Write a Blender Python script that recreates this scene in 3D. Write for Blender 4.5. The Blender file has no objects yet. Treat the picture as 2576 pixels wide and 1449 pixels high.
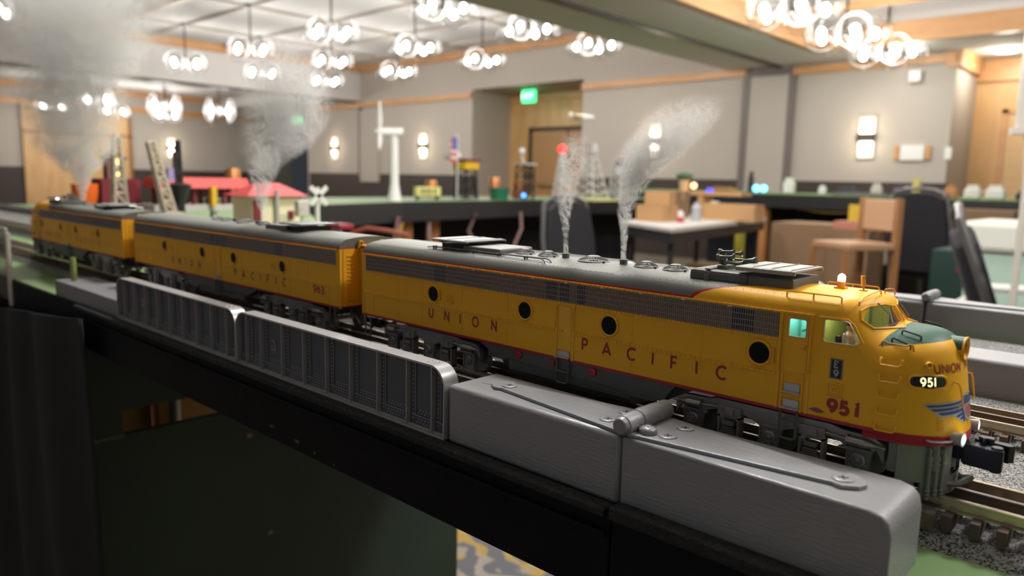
import bpy, bmesh, math, random
import numpy as np
from mathutils import Vector, Matrix
from mathutils.geometry import tessellate_polygon
S = bpy.context.scene
C = S.collection
PI = math.pi
random.seed(7)
# ---------------------------------------------------------------- camera, exposure
cd = bpy.data.cameras.new('camera'); cam = bpy.data.objects.new('camera', cd); C.objects.link(cam)
RM = Matrix(((0.73003985, -0.11351778, 0.67391062), (0.68305074, 0.08947343, -0.72486977), (0.02198851, 0.98949897, 0.14285757)))
cam.matrix_world = Matrix.Translation((0, 0, 1.10)) @ RM.to_4x4()
cd.sensor_width = 36.0; cd.lens = 36.0 * 1873.0 / 2576.0
cd.clip_start = 0.02; cd.clip_end = 80
cd.dof.use_dof = True; cd.dof.focus_distance = 0.43; cd.dof.aperture_fstop = 8.2
S.camera = cam
S.view_settings.view_transform = 'Standard'; S.view_settings.look = 'None'
S.view_settings.exposure = 0.0; S.view_settings.gamma = 1.0
S.view_settings.use_curve_mapping = False
w = bpy.data.worlds.new('world'); S.world = w; w.use_nodes = True
w.node_tree.nodes['Background'].inputs[0].default_value = (0.75, 0.85, 1.0, 1)
w.node_tree.nodes['Background'].inputs[1].default_value = 0.04
try:
    S.cycles.max_bounces = 8; S.cycles.diffuse_bounces = 4; S.cycles.glossy_bounces = 3
    S.cycles.transparent_max_bounces = 24; S.cycles.transmission_bounces = 4; S.cycles.volume_bounces = 1
    S.cycles.caustics_reflective = False; S.cycles.caustics_refractive = False
    S.cycles.sample_clamp_indirect = 4.0; S.cycles.volume_max_steps = 96
    S.cycles.use_denoising = True
except Exception: pass

# ---------------------------------------------------------------- helpers
class NT:
    def __init__(s, name):
        s.m = bpy.data.materials.new(name); s.m.use_nodes = True
        s.t = s.m.node_tree; s.b = s.t.nodes['Principled BSDF']; s.o = s.t.nodes['Material Output']
    def n(s, typ, **kw):
        n = s.t.nodes.new(typ)
        for k, v in kw.items():
            if k == 'ins':
                for a, b in v.items(): n.inputs[a].default_value = b
            else: setattr(n, k, v)
        return n
    def l(s, a, b): s.t.links.new(a, b)
    def math(s, op, a, b=None, c=None):
        n = s.n('ShaderNodeMath', operation=op)
        for i, x in enumerate((a, b, c)):
            if x is None: continue
            if isinstance(x, (int, float)): n.inputs[i].default_value = x
            else: s.l(x, n.inputs[i])
        return n.outputs[0]
    def mix(s, f, a, b):
        n = s.n('ShaderNodeMix', data_type='RGBA')
        for i, x in ((0, f), (6, a), (7, b)):
            if isinstance(x, (int, float)): n.inputs[i].default_value = x
            elif isinstance(x, tuple): n.inputs[i].default_value = (*x, 1)[:4]
            else: s.l(x, n.inputs[i])
        return n.outputs[2]
MATS = {}
def mat(name, col, rough=.5, metal=0., spec=.5, bump=None, var=None, em=None, coat=0., alpha=1.):
    """bump=(scale,strength,dist)  var=(scale,col2,lo,hi)"""
    if name in MATS: return MATS[name]
    q = NT(name); b = q.b
    b.inputs['Base Color'].default_value = (*col, 1); b.inputs['Roughness'].default_value = rough
    b.inputs['Metallic'].default_value = metal; b.inputs['Specular IOR Level'].default_value = spec
    if coat: b.inputs['Coat Weight'].default_value = coat; b.inputs['Coat Roughness'].default_value = .25
    if alpha < 1: b.inputs['Alpha'].default_value = alpha
    if em: b.inputs['Emission Color'].default_value = (*em[0], 1); b.inputs['Emission Strength'].default_value = em[1]
    if bump or var: tc = q.n('ShaderNodeTexCoord')
    if bump:
        no = q.n('ShaderNodeTexNoise', ins={'Scale': bump[0], 'Detail': 4.}); q.l(tc.outputs['Object'], no.inputs['Vector'])
        bu = q.n('ShaderNodeBump', ins={'Strength': bump[1], 'Distance': bump[2]}); q.l(no.outputs[0], bu.inputs['Height'])
        q.l(bu.outputs[0], b.inputs['Normal'])
    if var:
        no = q.n('ShaderNodeTexNoise', ins={'Scale': var[0], 'Detail': 5.}); q.l(tc.outputs['Object'], no.inputs['Vector'])
        mr = q.n('ShaderNodeMapRange', ins={'From Min': var[2], 'From Max': var[3]}); q.l(no.outputs[0], mr.inputs['Value'])
        q.l(q.mix(mr.outputs[0], col, var[1]), b.inputs['Base Color'])
    MATS[name] = q.m
    return q.m

class MB:
    def __init__(s, k=1.0, o=(0, 0, 0)): s.v = []; s.f = []; s.m = []; s.k = k; s.o = o; s.mi = 0
    def add(s, vs, fs, m=None):
        b = len(s.v); k = s.k; o = s.o
        s.v += [(p[0]*k+o[0], p[1]*k+o[1], p[2]*k+o[2]) for p in vs]
        s.f += [tuple(i+b for i in f) for f in fs]; s.m += [s.mi if m is None else m]*len(fs)
        return s
    def box(s, x0, x1, y0, y1, z0, z1, m=None, R=None, c=None):
        vs = [(x, y, z) for x in (x0, x1) for y in (y0, y1) for z in (z0, z1)]
        if R is not None:
            c = Vector(c if c is not None else ((x0+x1)/2, (y0+y1)/2, (z0+z1)/2))
            vs = [tuple(R @ (Vector(p)-c)+c) for p in vs]
        return s.add(vs, [(0, 1, 3, 2), (4, 6, 7, 5), (0, 4, 5, 1), (2, 3, 7, 6), (0, 2, 6, 4), (1, 5, 7, 3)], m)
    def cbox(s, cx, cy, cz, dx, dy, dz, m=None, R=None): return s.box(cx-dx/2, cx+dx/2, cy-dy/2, cy+dy/2, cz-dz/2, cz+dz/2, m, R)
    @staticmethod
    def frame(d):
        d = Vector(d).normalized(); a = Vector((0, 0, 1)) if abs(d.z) < .9 else Vector((1, 0, 0))
        x = d.cross(a).normalized(); return x, d.cross(x)
    def cyl(s, p0, p1, r0, r1=None, n=12, m=None, caps=True):
        r1 = r0 if r1 is None else r1; p0 = Vector(p0); p1 = Vector(p1); x, y = s.frame(p1-p0); vs = []
        for i in range(n):
            a = 2*PI*i/n; e = x*math.cos(a)+y*math.sin(a); vs += [tuple(p0+e*r0), tuple(p1+e*r1)]
        fs = [(2*i, 2*i+1, (2*i+3) % (2*n), (2*i+2) % (2*n)) for i in range(n)]
        if caps: fs += [tuple(range(0, 2*n, 2)), tuple(range(2*n-1, 0, -2))]
        return s.add(vs, fs, m)
    def tube(s, pts, r, n=6, closed=False, m=None, rs=None):
        P = [Vector(p) for p in pts]; N = len(P); vs = []; x = None
        for i, p in enumerate(P):
            a = P[(i-1) % N] if (closed or i > 0) else P[i]; b = P[(i+1) % N] if (closed or i < N-1) else P[i]
            d = (b-a).normalized()
            if x is None: x, y = s.frame(d)
            else:
                x = (x-d*x.dot(d)).normalized(); y = d.cross(x)
            rr = rs[i] if rs else r
            for k in range(n):
                t = 2*PI*k/n; vs.append(tuple(p+x*math.cos(t)*rr+y*math.sin(t)*rr))
        fs = []
        for i in range(N if closed else N-1):
            j = (i+1) % N
            for k in range(n): fs.append((i*n+k, i*n+(k+1) % n, j*n+(k+1) % n, j*n+k))
        if not closed: fs += [tuple(range(n))[::-1], tuple(range((N-1)*n, N*n))]
        return s.add(vs, fs, m)
    def lathe(s, prof, c=(0, 0, 0), ax=(0, 0, 1), n=16, m=None):
        ax = Vector(ax).normalized(); x, y = s.frame(ax); c = Vector(c); vs = []
        for r, z in prof:
            for k in range(n):
                t = 2*PI*k/n; vs.append(tuple(c+ax*z+x*(r*math.cos(t))+y*(r*math.sin(t))))
        fs = [(i*n+k, i*n+(k+1) % n, (i+1)*n+(k+1) % n, (i+1)*n+k) for i in range(len(prof)-1) for k in range(n)]
        fs += [tuple(range(n))[::-1], tuple(range((len(prof)-1)*n, len(prof)*n))]
        return s.add(vs, fs, m)
    def sph(s, c, r, n=10, sc=(1, 1, 1), m=None):
        pr = [(max(r*math.sin(PI*i/n), r*.02), -r*math.cos(PI*i/n)) for i in range(n+1)]; b = len(s.v)
        k = s.k; s.lathe(pr, (0, 0, 0), n=int(n*1.5), m=m)
        for i in range(b, len(s.v)):
            p = s.v[i]; s.v[i] = tuple((p[j]-s.o[j])*sc[j]+c[j]*k+s.o[j] for j in range(3))
        return s
    def prism(s, poly, ax, a0, a1, m=None):
        """polygon in the two other axes (cyclic x<y<z order) extruded along ax"""
        def mk(p, a): return {'x': (a, p[0], p[1]), 'y': (p[0], a, p[1]), 'z': (p[0], p[1], a)}[ax]
        n = len(poly); vs = [mk(p, a0) for p in poly]+[mk(p, a1) for p in poly]
        fs = [(i, (i+1) % n, n+(i+1) % n, n+i) for i in range(n)]
        for t in tessellate_polygon([[Vector((p[0], p[1], 0)) for p in poly]]): fs += [tuple(t), tuple(n+i for i in t)[::-1]]
        return s.add(vs, fs, m)
    def strip(s, A, B, m=None):
        n = len(A); return s.add(list(A)+list(B), [(i, i+1, n+i+1, n+i) for i in range(n-1)], m)
    def build(s, name, mats, parent=None, ang=35, bevel=0, recalc=True, loc=None):
        me = bpy.data.meshes.new(name); me.from_pydata(s.v, [], s.f)
        if not isinstance(mats, (list, tuple)): mats = [mats]
        for x in mats: me.materials.append(x)
        if len(mats) > 1: me.polygons.foreach_set('material_index', s.m)
        if recalc:
            bm = bmesh.new(); bm.from_mesh(me); bmesh.ops.recalc_face_normals(bm, faces=bm.faces); bm.to_mesh(me); bm.free()
        if ang: 
            me.polygons.foreach_set('use_smooth', [True]*len(me.polygons)); me.set_sharp_from_angle(angle=math.radians(ang))
        o = bpy.data.objects.new(name, me); C.objects.link(o)
        if parent: o.parent = parent
        if loc: o.location = loc
        if bevel:
            b = o.modifiers.new('bevel', 'BEVEL'); b.width = bevel; b.segments = 2; b.limit_method = 'ANGLE'; b.angle_limit = math.radians(40)
        return o
def tag(o, label=None, cat=None, group=None, kind=None):
    for k, v in (('label', label), ('category', cat), ('group', group), ('kind', kind)):
        if v: o[k] = v
    return o
def empty(name, loc, label=None, cat=None, group=None, rz=0):
    o = bpy.data.objects.new(name, None); o.empty_display_size = .02; C.objects.link(o); o.location = loc; o.rotation_euler = (0, 0, rz)
    return tag(o, label, cat, group)
KIDS = {}
def copy_tree(o, parent=None):
    c = o.copy(); C.objects.link(c); c.parent = parent
    for ch in [x for x in C.objects if x.parent == o]: copy_tree(ch, c)
    return c
def arc(cx, cy, rx, ry, a0, a1, n=10): return [(cx+rx*math.cos(math.radians(a0+(a1-a0)*i/n)), cy+ry*math.sin(math.radians(a0+(a1-a0)*i/n))) for i in range(n+1)]
def rrect(x0, x1, y0, y1, r, n=4):
    return arc(x1-r, y1-r, r, r, 0, 90, n)+arc(x0+r, y1-r, r, r, 90, 180, n)+arc(x0+r, y0+r, r, r, 180, 270, n)+arc(x1-r, y0+r, r, r, 270, 360, n)

# ---------------------------------------------------------------- materials
YEL = (.80, .405, .02); GRY = (.15, .155, .14); RED = (.36, .012, .02); GRN = (.034, .098, .064)
M_yel = mat('yellow_enamel', YEL, .42, bump=(900, .04, .0004))
M_red = mat('red_enamel', RED, .4)
M_gry = mat('grey_enamel', GRY, .5, bump=(900, .04, .0004))
M_dgry = mat('dark_grey_plastic', (.10, .105, .095), .5)
M_truck = mat('truck_grey_metal', (.32, .315, .30), .3, metal=.45, bump=(700, .15, .0004))
M_steel = mat('bright_steel', (.62, .60, .56), .25, metal=.9)
M_step = mat('grey_step_metal', (.45, .45, .45), .4, metal=.6)
M_blk = mat('black_plastic', (.012, .012, .014), .3)
M_dgreen = mat('nose_green_enamel', GRN, .42)
M_glassblk = mat('dark_porthole_glass', (.004, .004, .005), .12, spec=.12)
M_letter = mat('red_lettering', (.30, .016, .018), .5)
M_white = mat('white_paint', (.8, .79, .76), .5)
M_mesh = mat('grille_metal', (.24, .21, .225), .4, metal=.3)
M_brown = mat('grille_brown_backing', (.30, .17, .055), .7)
M_horn = mat('horn_metal', (.16, .165, .145), .35, metal=.4)
def paint_a():
    """yellow carbody with grey roof, red edge line and green nose top, in local metres"""
    q = NT('carbody_paint'); tc = q.n('ShaderNodeTexCoord'); sp = q.n('ShaderNodeSeparateXYZ'); q.l(tc.outputs['Object'], sp.inputs[0])
    u = q.math('MULTIPLY', sp.outputs[0], 1000); v = q.math('MULTIPLY', sp.outputs[1], 1000); h = q.math('MULTIPLY', sp.outputs[2], 1000)
    a = q.math('ABSOLUTE', q.math('SUBTRACT', v, 31.5))
    r = q.n('ShaderNodeValToRGB'); r.color_ramp.elements[0].position = 0; r.color_ramp.elements[0].color = (.79,)*3+(1,)
    r.color_ramp.elements[1].position = 1; r.color_ramp.elements[1].color = (.375,)*3+(1,)
    for t, x in ((.19, .72), (.4, .625), (.58, .49), (.78, .40)): e = r.color_ramp.elements.new(t); e.color = (x,)*3+(1,)
    q.l(q.math('DIVIDE', q.math('SUBTRACT', u, 300.5), 50.), r.inputs[0])
    lim = q.math('MULTIPLY', r.outputs[0], 40.)
    early = q.math('LESS_THAN', u, 300.5); lim = q.math('ADD', lim, q.math('MULTIPLY', early, 20.))
    def region(m):
        x = q.math('LESS_THAN', u, 350.3-m); x = q.math('MULTIPLY', x, q.math('GREATER_THAN', h, 77.9+m))
        return q.math('MULTIPLY', x, q.math('LESS_THAN', a, q.math('SUBTRACT', lim, m)))
    c = q.mix(region(0), YEL, RED); c = q.mix(region(1.0), c, GRY)
    g = q.math('GREATER_THAN', u, q.math('SUBTRACT', 401.8, q.math('MULTIPLY', q.math('POWER', a, 2.), .0072)))
    g = q.math('MULTIPLY', g, q.math('GREATER_THAN', h, q.math('ADD', 67.3, q.math('MULTIPLY', q.math('SUBTRACT', u, 400.), .16))))
    c = q.mix(g, c, GRN)
    c = q.mix(q.math('LESS_THAN', h, 28.4), c, RED)
    q.l(c, q.b.inputs['Base Color']); q.b.inputs['Roughness'].default_value = .48; q.b.inputs['Specular IOR Level'].default_value = .22
    no = q.n('ShaderNodeTexNoise', ins={'Scale': 900., 'Detail': 3.}); q.l(tc.outputs['Object'], no.inputs['Vector'])
    bu = q.n('ShaderNodeBump', ins={'Strength': .04, 'Distance': .0004}); q.l(no.outputs[0], bu.inputs['Height']); q.l(bu.outputs[0], q.b.inputs['Normal'])
    return q.m
M_body = paint_a()
def glass_mat(name, tint=(1, 1, 1), refl=.12, rough=.03, pw=1.5):
    q = NT(name); tr = q.n('ShaderNodeBsdfTransparent'); tr.inputs[0].default_value = (*tint, 1)
    gl = q.n('ShaderNodeBsdfGlossy'); gl.inputs['Roughness'].default_value = rough
    lw = q.n('ShaderNodeLayerWeight'); lw.inputs['Blend'].default_value = .35
    f = q.math('ADD', q.math('MULTIPLY', q.math('POWER', lw.outputs['Facing'], pw), .6), refl*.3 if refl < .5 else 0.); mx = q.n('ShaderNodeMixShader')
    q.l(f, mx.inputs[0]); q.l(tr.outputs[0], mx.inputs[1]); q.l(gl.outputs[0], mx.inputs[2]); q.l(mx.outputs[0], q.o.inputs[0])
    return q.m
M_glass = glass_mat('clear_glass')
# ---------------------------------------------------------------- the hall
M_wall = mat('wall_taupe_paint', (.46, .41, .355), .85)
M_ceil = mat('ceiling_white', (.55, .53, .51), .9)
M_soff = mat('soffit_paint', (.62, .59, .565), .9)
M_dark = mat('dark_brown_wainscot', (.045, .03, .024), .6)
M_metalstrip = mat('partition_strip', (.16, .13, .12), .5)
def wood(name, c1, c2, sc=(1, 1, 8), rough=.45):
    if name in MATS: return MATS[name]
    q = NT(name); tc = q.n('ShaderNodeTexCoord'); mp = q.n('ShaderNodeMapping'); mp.inputs['Scale'].default_value = sc
    q.l(tc.outputs['Object'], mp.inputs[0]); no = q.n('ShaderNodeTexNoise', ins={'Scale': 3., 'Detail': 6., 'Distortion': .6}); q.l(mp.outputs[0], no.inputs['Vector'])
    mr = q.n('ShaderNodeMapRange', ins={'From Min': .3, 'From Max': .7}); q.l(no.outputs[0], mr.inputs['Value'])
    q.l(q.mix(mr.outputs[0], c1, c2), q.b.inputs['Base Color']); q.b.inputs['Roughness'].default_value = rough
    MATS[name] = q.m; return q.m
M_maple = wood('maple_panel', (.56, .31, .12), (.68, .42, .19), (2, 2, .4))
M_trim = wood('maple_trim', (.50, .25, .10), (.62, .34, .16), (.5, .5, 4))
M_beige = mat('beige_door_wood', (.42, .22, .09), .5)
def carpet():
    q = NT('patterned_carpet'); tc = q.n('ShaderNodeTexCoord'); wv = q.n('ShaderNodeTexWave', wave_type='RINGS', ins={'Scale': 3.2, 'Distortion': 14., 'Detail': 3., 'Detail Scale': 1.5})
    q.l(tc.outputs['Object'], wv.inputs['Vector'])
    mr = q.n('ShaderNodeMapRange', ins={'From Min': .45, 'From Max': .6}); q.l(wv.outputs['Fac'], mr.inputs['Value'])
    no = q.n('ShaderNodeTexNoise', ins={'Scale': 5., 'Detail': 2., 'Distortion': 1.}); q.l(tc.outputs['Object'], no.inputs['Vector'])
    m2 = q.n('ShaderNodeMapRange', ins={'From Min': .45, 'From Max': .55}); q.l(no.outputs[0], m2.inputs['Value'])
    c = q.mix(mr.outputs[0], (.22, .195, .165), (.085, .085, .095)); c = q.mix(q.math('MULTIPLY', m2.outputs[0], q.math('SUBTRACT', 1, mr.outputs[0])), c, (.27, .18, .05))
    q.l(c, q.b.inputs['Base Color']); q.b.inputs['Roughness'].default_value = 1
    return q.m
M_carpet = carpet()
def struct(name, mb, m, **k): return tag(mb.build(name, m, ang=0, **k), kind='structure')
XL, XR, YN, YB, ZC = -19.9, 4.5, -3.0, 10.0, 3.5
struct('floor', MB().box(XL-3, XR, YN, 14, -.1, 0), M_carpet)
struct('ceiling', MB().box(XL-3, XR, YN, 14, ZC, ZC+.1), M_ceil)
# back wall with a door alcove and a right-hand alcove
wb = MB()
for x0, x1 in ((-16.1, -10.42), (-7.79, -2.34)): wb.box(x0, x1, YB, YB+.15, 1.18, ZC); 
wb.box(-10.42, -7.79, YB, YB+1.2, 2.78, ZC); wb.box(-2.34, XR, YB, YB+1.2, 2.72, ZC)
wb.box(-10.57, -10.42, YB+.15, YB+1.2, 0, 2.78); wb.box(-7.79, -7.64, YB+.15, YB+1.2, 0, 2.78); wb.box(-2.49, -2.34, YB+.15, YB+1.2, 0, 2.72)
struct('wall_back', wb, M_wall)
t = MB()
for x0, x1 in ((-16.1, -10.42), (-7.79, -2.34)): t.box(x0, x1, YB, YB+.13, 0, 1.18)
struct('wall_back_wainscot', t, M_dark)
struct('wall_alcove', MB().box(-10.42, -7.79, YB+1.05, YB+1.2, 0, 2.78).box(-2.34, XR, YB+1.05, YB+1.2, 0, 2.72), M_maple)
t = MB()
for x0, x1, z in ((-16.1, -10.42, 2.62), (-7.79, -4.92, 2.60), (-4.25, -2.34, 2.57)): t.box(x0, x1, YB-.06, YB, z, z+.10)
t.box(-2.44, -2.28, YB-.04, YB+1.05, 2.52, 2.72).box(-2.34, XR, YB+.98, YB+1.05, 2.45, 2.60).box(-10.42, -7.79, YB+1.0, YB+1.05, 2.62, 2.72)
struct('trim_1', t, M_trim)
struct('trim_2', MB().box(-16.1, -4.95, YB-.08, YB, 3.36, ZC).box(-13.98, -13.9, -2.9, YB, 3.36, ZC).box(-5.24, -5.16, YN, YB, 3.3, 3.44).box(-13.9, -5.2, 4.6, 4.68, 3.42, ZC), M_trim)
struct('trim_3', MB().box(-3.72, -3.62, YN, 9.2, 2.70, 2.92).box(-3.72, XR, 9.1, 9.2, 2.70, 2.92).box(-3.62, XR, 8.55, 8.63, 3.0, 3.08), M_trim)
# bulkheads that carry the folding partitions
struct('wall_bulkhead_left', MB().box(-14.5, -13.98, YN, YB, 2.76, ZC), M_soff)
struct('trim_4', MB().box(-14.3, -14.18, YN, YB, 2.735, 2.76).box(-4.50, -4.42, YN, YB, 2.675, 2.70), mat('track_dark_metal', (.09, .08, .08), .4, metal=.5))
struct('wall_bulkhead_right', MB().box(-5.2, -3.70, YN, YB, 2.70, ZC).box(-3.7, XR, 9.2, YB, 2.70, ZC), M_soff)
# coffer ribs of the suspended ceiling
t = MB()
for x in (-12.5, -10.35, -8.3, -6.2): t.box(x-.02, x+.02, 4.6, YB, 3.46, ZC)
for y in (5.5, 6.85, 8.15, 9.3): t.box(-13.9, -5.2, y-.02, y+.02, 3.46, ZC)
for x in (-2.87, -1.2): t.box(x-.015, x+.015, YN, 9.1, 3.47, ZC)
for y in (5.4, 6.7, 8.05): t.box(-3.6, XR, y-.015, y+.015, 3.47, ZC)
struct('trim_5', t, mat('ceiling_grid_metal', (.42, .37, .32), .5))
struct('wall_left', MB().box(XL-.15, XL, YN, 10.9, 1.17, ZC).box(XL-1.2, XL, 10.9, 11.0, 0, ZC).box(XL, -16.1, 12.4, 12.55, 0, ZC).box(-16.15, -16.1, YB, 12.4, 0, ZC).box(XL-1.35, XL-1.2, 10.9, 12.5, 0, ZC), M_wall)
struct('wall_left_wainscot', MB().box(XL-.13, XL+.02, YN, 10.9, 0, 1.17), M_dark)
struct('trim_6', MB().box(XL, XL+.06, YN, 10.9, 2.56, 2.70).box(XL, XL+.08, YN, 10.9, 2.95, 3.08), M_trim)
struct('wall_left_soffit', MB().box(XL, -17.4, YN, 12.4, 3.08, ZC).box(XL, -14.5, 9.6, 12.4, 2.85, ZC), M_soff)
struct('wall_right', MB().box(XR, XR+.1, YN, 14, 0, ZC), M_wall)
struct('wall_near', MB().box(XL-3, XR, YN-.1, YN, 0, ZC), mat('folding_wall', (.32, .34, .375), .9))
struct('trim_7', MB().box(-4.95, -4.86, YB-.05, YB, 0, 2.68).box(-4.30, -4.21, YB-.05, YB, 0, 2.68).box(-14.02, -13.93, YB-.05, YB, 1.1, 2.74).box(-4.95, -4.21, YB-.04, YB, 2.58, 2.66), M_metalstrip)
struct('trim_8', MB().box(-13.93, -13.3, YB-.06, YB, 1.0, 2.55).box(-4.86, -4.30, YB-.03, YB, 0, 2.58), M_wall)
t = MB(); t.box(XL+.02, XL+.08, 4.95, 7.30, 0, 2.62); t.box(XL+.08, XL+.10, 4.95, 7.30, 1.95, 1.99, 1).box(XL+.08, XL+.10, 6.1, 6.13, 0, 2.6, 1).box(XL+.08, XL+.1, 7.22, 7.30, 0, 2.62, 1)
o = struct('wall_left_panelling', t, [M_maple, mat('panel_joint', (.28, .12, .04), .5)])
# doors in the alcoves
d = struct('door_1', MB().box(-9.78, -8.92, YB+1.0, YB+1.05, 0, 2.05), M_beige)
struct('door_frame', MB().box(-9.86, -9.78, YB+.98, YB+1.05, 0, 2.12).box(-9.86, -8.0, YB+.98, YB+1.05, 2.05, 2.12), M_dark, parent=d)
struct('door_handle', MB().box(-9.6, -9.1, YB+.93, YB+.98, 1.0, 1.06), mat('brass', (.7, .5, .2), .3, metal=.9), parent=d)
d = struct('door_2', MB().box(-8.86, -8.02, YB+1.0, YB+1.05, 0, 2.05), M_beige)
struct('door_handle', MB().box(-8.7, -8.2, YB+.93, YB+.98, 1.0, 1.06), MATS['brass'], parent=d)
d = struct('door_3', MB().box(-1.95, -1.0, YB+1.0, YB+1.04, 0, 2.05), wood('pale_door', (.62, .40, .18), (.70, .46, .22)))
struct('door_frame', MB().box(-2.02, -1.95, YB+.98, YB+1.05, 0, 2.1).box(-2.02, -.9, YB+.98, YB+1.05, 2.05, 2.12), M_trim, parent=d)
struct('door_4', MB().box(-19.0, -17.2, 12.3, 12.4, 0, 2.2), mat('dark_double_door', (.10, .085, .08), .5))

# ---------------------------------------------------------------- chandeliers
M_bulb = mat('bulb_glow', (1, 1, 1), .5, em=((.93, 1.0, .95), 22.))
M_bulb.cycles.emission_sampling = 'NONE'
M_globe = glass_mat('globe_glass', (.965, .965, .965), .2, .05, 3.)
M_bronze = mat('dark_bronze', (.10, .085, .075), .35, metal=.7)
def chandelier(R, gr, nb, drop, name='chandelier'):
    r = empty(name, (0, 0, 0)); m = MB(); m.cyl((0, 0, .02), (0, 0, drop), .012, n=8); m.cyl((0, 0, -.03), (0, 0, .08), .035, n=10)
    m.build('stem', M_bronze, r); MB().cyl((0, 0, drop-.03), (0, 0, drop), .09, n=16).build('ceiling_canopy', M_bronze, r)
    for k in range(nb):
        a = 2*PI*k/nb+.35; x, y = R*math.cos(a), R*math.sin(a)
        MB().tube([(0, 0, .02), (x*.6, y*.6, .05), (x, y, .03)], .007, 6).build('arm', M_bronze, r)
        g = MB().sph((x, y, -.02), gr, 14).build('globe', M_globe, r)
        MB().sph((x, y, -.02), gr*.24, 8, (1, 1, 1.35)).build('bulb', M_bulb, g)
    return r
def lamp(loc, e, root, rad=.16, col=(1, .97, .925)):
    ld = bpy.data.lights.new('chandelier_light', 'POINT'); ld.energy = e; ld.shadow_soft_size = rad; ld.color = col
    lo = bpy.data.objects.new('chandelier_light', ld); C.objects.link(lo); lo.parent = root; lo.location = (0, 0, -.02)
PROTO = chandelier(.24, .155, 4, .6)
first = True
rown = {5.5: 'nearest row', 6.85: 'middle row', 8.15: 'rear row'}
coln = {-6.2: 'first from the right', -8.3: 'second from the right', -10.35: 'third from the right', -12.5: 'leftmost'}
def place(p, loc, label, e, grp, proto):
    o = proto if p else copy_tree(proto)
    o.location = loc; tag(o, label, 'chandelier', grp); lamp(loc, e, o); return o
for X in coln:
    for Y in (5.5, 6.85, 8.15):
        place(first, (X, Y, 2.9), 'glass globe chandelier of the middle ceiling bay, %s, %s' % (rown[Y], coln[X]), 20, 'chandeliers in the middle bay', PROTO); first = False
place(False, (-10.35, 2.3, 2.9), 'chandelier of clear glass globes cut off by the top left corner', 16, 'chandeliers in the middle bay', PROTO)
P2 = chandelier(.27, .17, 5, .7); first = True
for Y, e, nm in ((9.2, 26, 'lowest and rightmost'), (7.95, 26, 'middle one'), (6.65, 26, 'uppermost and leftmost')):
    place(first, (-2.87, Y-.05, 2.63), 'large glass globe chandelier in the right hand bay, %s of the three' % nm, e, 'chandeliers in the right bay', P2); first = False
k = 0
for X, zz in ((-15.7, 2.47), (-18.4, 2.47)):
    for Y in (5.2, 6.45, 7.6):
        k += 1; nm = ('front left', 'front middle', 'front right', 'rear left', 'rear middle', 'rear right')[k-1]
        o = place(False, (X, Y, zz), 'small distant globe chandelier in the far left room, %s' % nm, 22, 'chandeliers in the far left room', PROTO); o.scale = (1, 1, 1.05 if X < -17 else 1.7)
for X, Y, e_, nm in ((-2.87, 4.6, 55, 'beside the bulkhead'), (-2.87, 2.6, 110, 'above the left table'), (-1.0, 3.6, 60, 'above the aisle'), (-.9, 7.6, 40, 'by the right alcove'), (-.9, 1.1, 165, 'above the train'), (.9, 1.9, 175, 'right of the train')):
    place(False, (X, Y, 2.9), 'added unseen globe chandelier %s' % nm, e_, 'added chandeliers out of view', PROTO)  # unseen chandeliers added to light the train and tables from above
# wall sconces
M_scg = mat('sconce_glow', (1, .95, .85), .6, em=((1, .86, .64), 7.)); M_scg.cycles.emission_sampling = 'NONE'
def sconce(loc, rz, label):
    r = empty('wall_sconce', loc, label, 'wall lamp', 'wall sconces', rz)
    MB().box(-.10, .10, -.10, -.005, -.045, .045).build('band', M_bronze, r)
    for s, n in ((1, 'shade'), (-1, 'shade')):
        MB().box(-.092, .092, -.035, -.004, .05*s, .25*s).build(n, mat('frosted_glass', (.7, .66, .6), .4, em=((1, .88, .68), .25)), r)
        MB().box(-.08, .08, -.05, -.036, .055*s, .13*s).build('lamp_tube', M_scg, r)
        ld = bpy.data.lights.new('sconce_light', 'POINT'); ld.energy = 3.5; ld.shadow_soft_size = .06; ld.color = (1, .85, .62)
        lo = bpy.data.objects.new('sconce_light', ld); C.objects.link(lo); lo.parent = r; lo.location = (0, -.12, .11*s)
for p, rz, nm in (((-3.26, 10, 1.73), 0, 'at the right above the far layout table'), ((-6.34, 10, 1.75), 0, 'right of the alcove doorway'), ((-11.81, 10, 1.75), 0, 'left of the alcove doorway'),
                  ((-14.96, 10, 1.75), 0, 'on the wall left of the grey partition post'), ((XL, 8.29, 1.74), PI/2, 'on the far left end wall beside the wood panelling')):
    sconce(p, rz, 'wall sconce with dark band %s' % nm)
M_exit = mat('exit_green', (.02, .5, .15), .5, em=((.03, .85, .25), 2.2))
def exit_sign(loc, label, rz=0):
    r = empty('exit_sign', loc, label, 'exit sign', None, rz); MB().box(-.15, .15, -.03, .03, -.11, .11).build('housing', M_exit, r)
    cu = bpy.data.curves.new('t', 'FONT'); cu.body = 'EXIT'; cu.size = .15; cu.extrude = .002; cu.align_x = 'CENTER'; cu.align_y = 'CENTER'
    ob = bpy.data.objects.new('t', cu); C.objects.link(ob); dg = bpy.context.evaluated_depsgraph_get(); me = bpy.data.meshes.new_from_object(ob.evaluated_get(dg)); bpy.data.objects.remove(ob)
    me.materials.append(mat('exit_letters', (.6, 1, .7), .5, em=((.5, 1, .6), 3.))); lo = bpy.data.objects.new('lettering', me); C.objects.link(lo); lo.parent = r; lo.rotation_euler = (PI/2, 0, 0); lo.location = (0, -.035, 0)
    MB().cyl((0, 0, .11), (0, 0, .17), .02).build('mount', M_dark, r)
exit_sign((-9.35, 10.4, 2.63), 'green lit exit sign hanging in the wood lined alcove')
exit_sign((-19.3, 11.6, 2.66), 'small distant green exit sign at the far left behind the smoke', PI/4)
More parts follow.
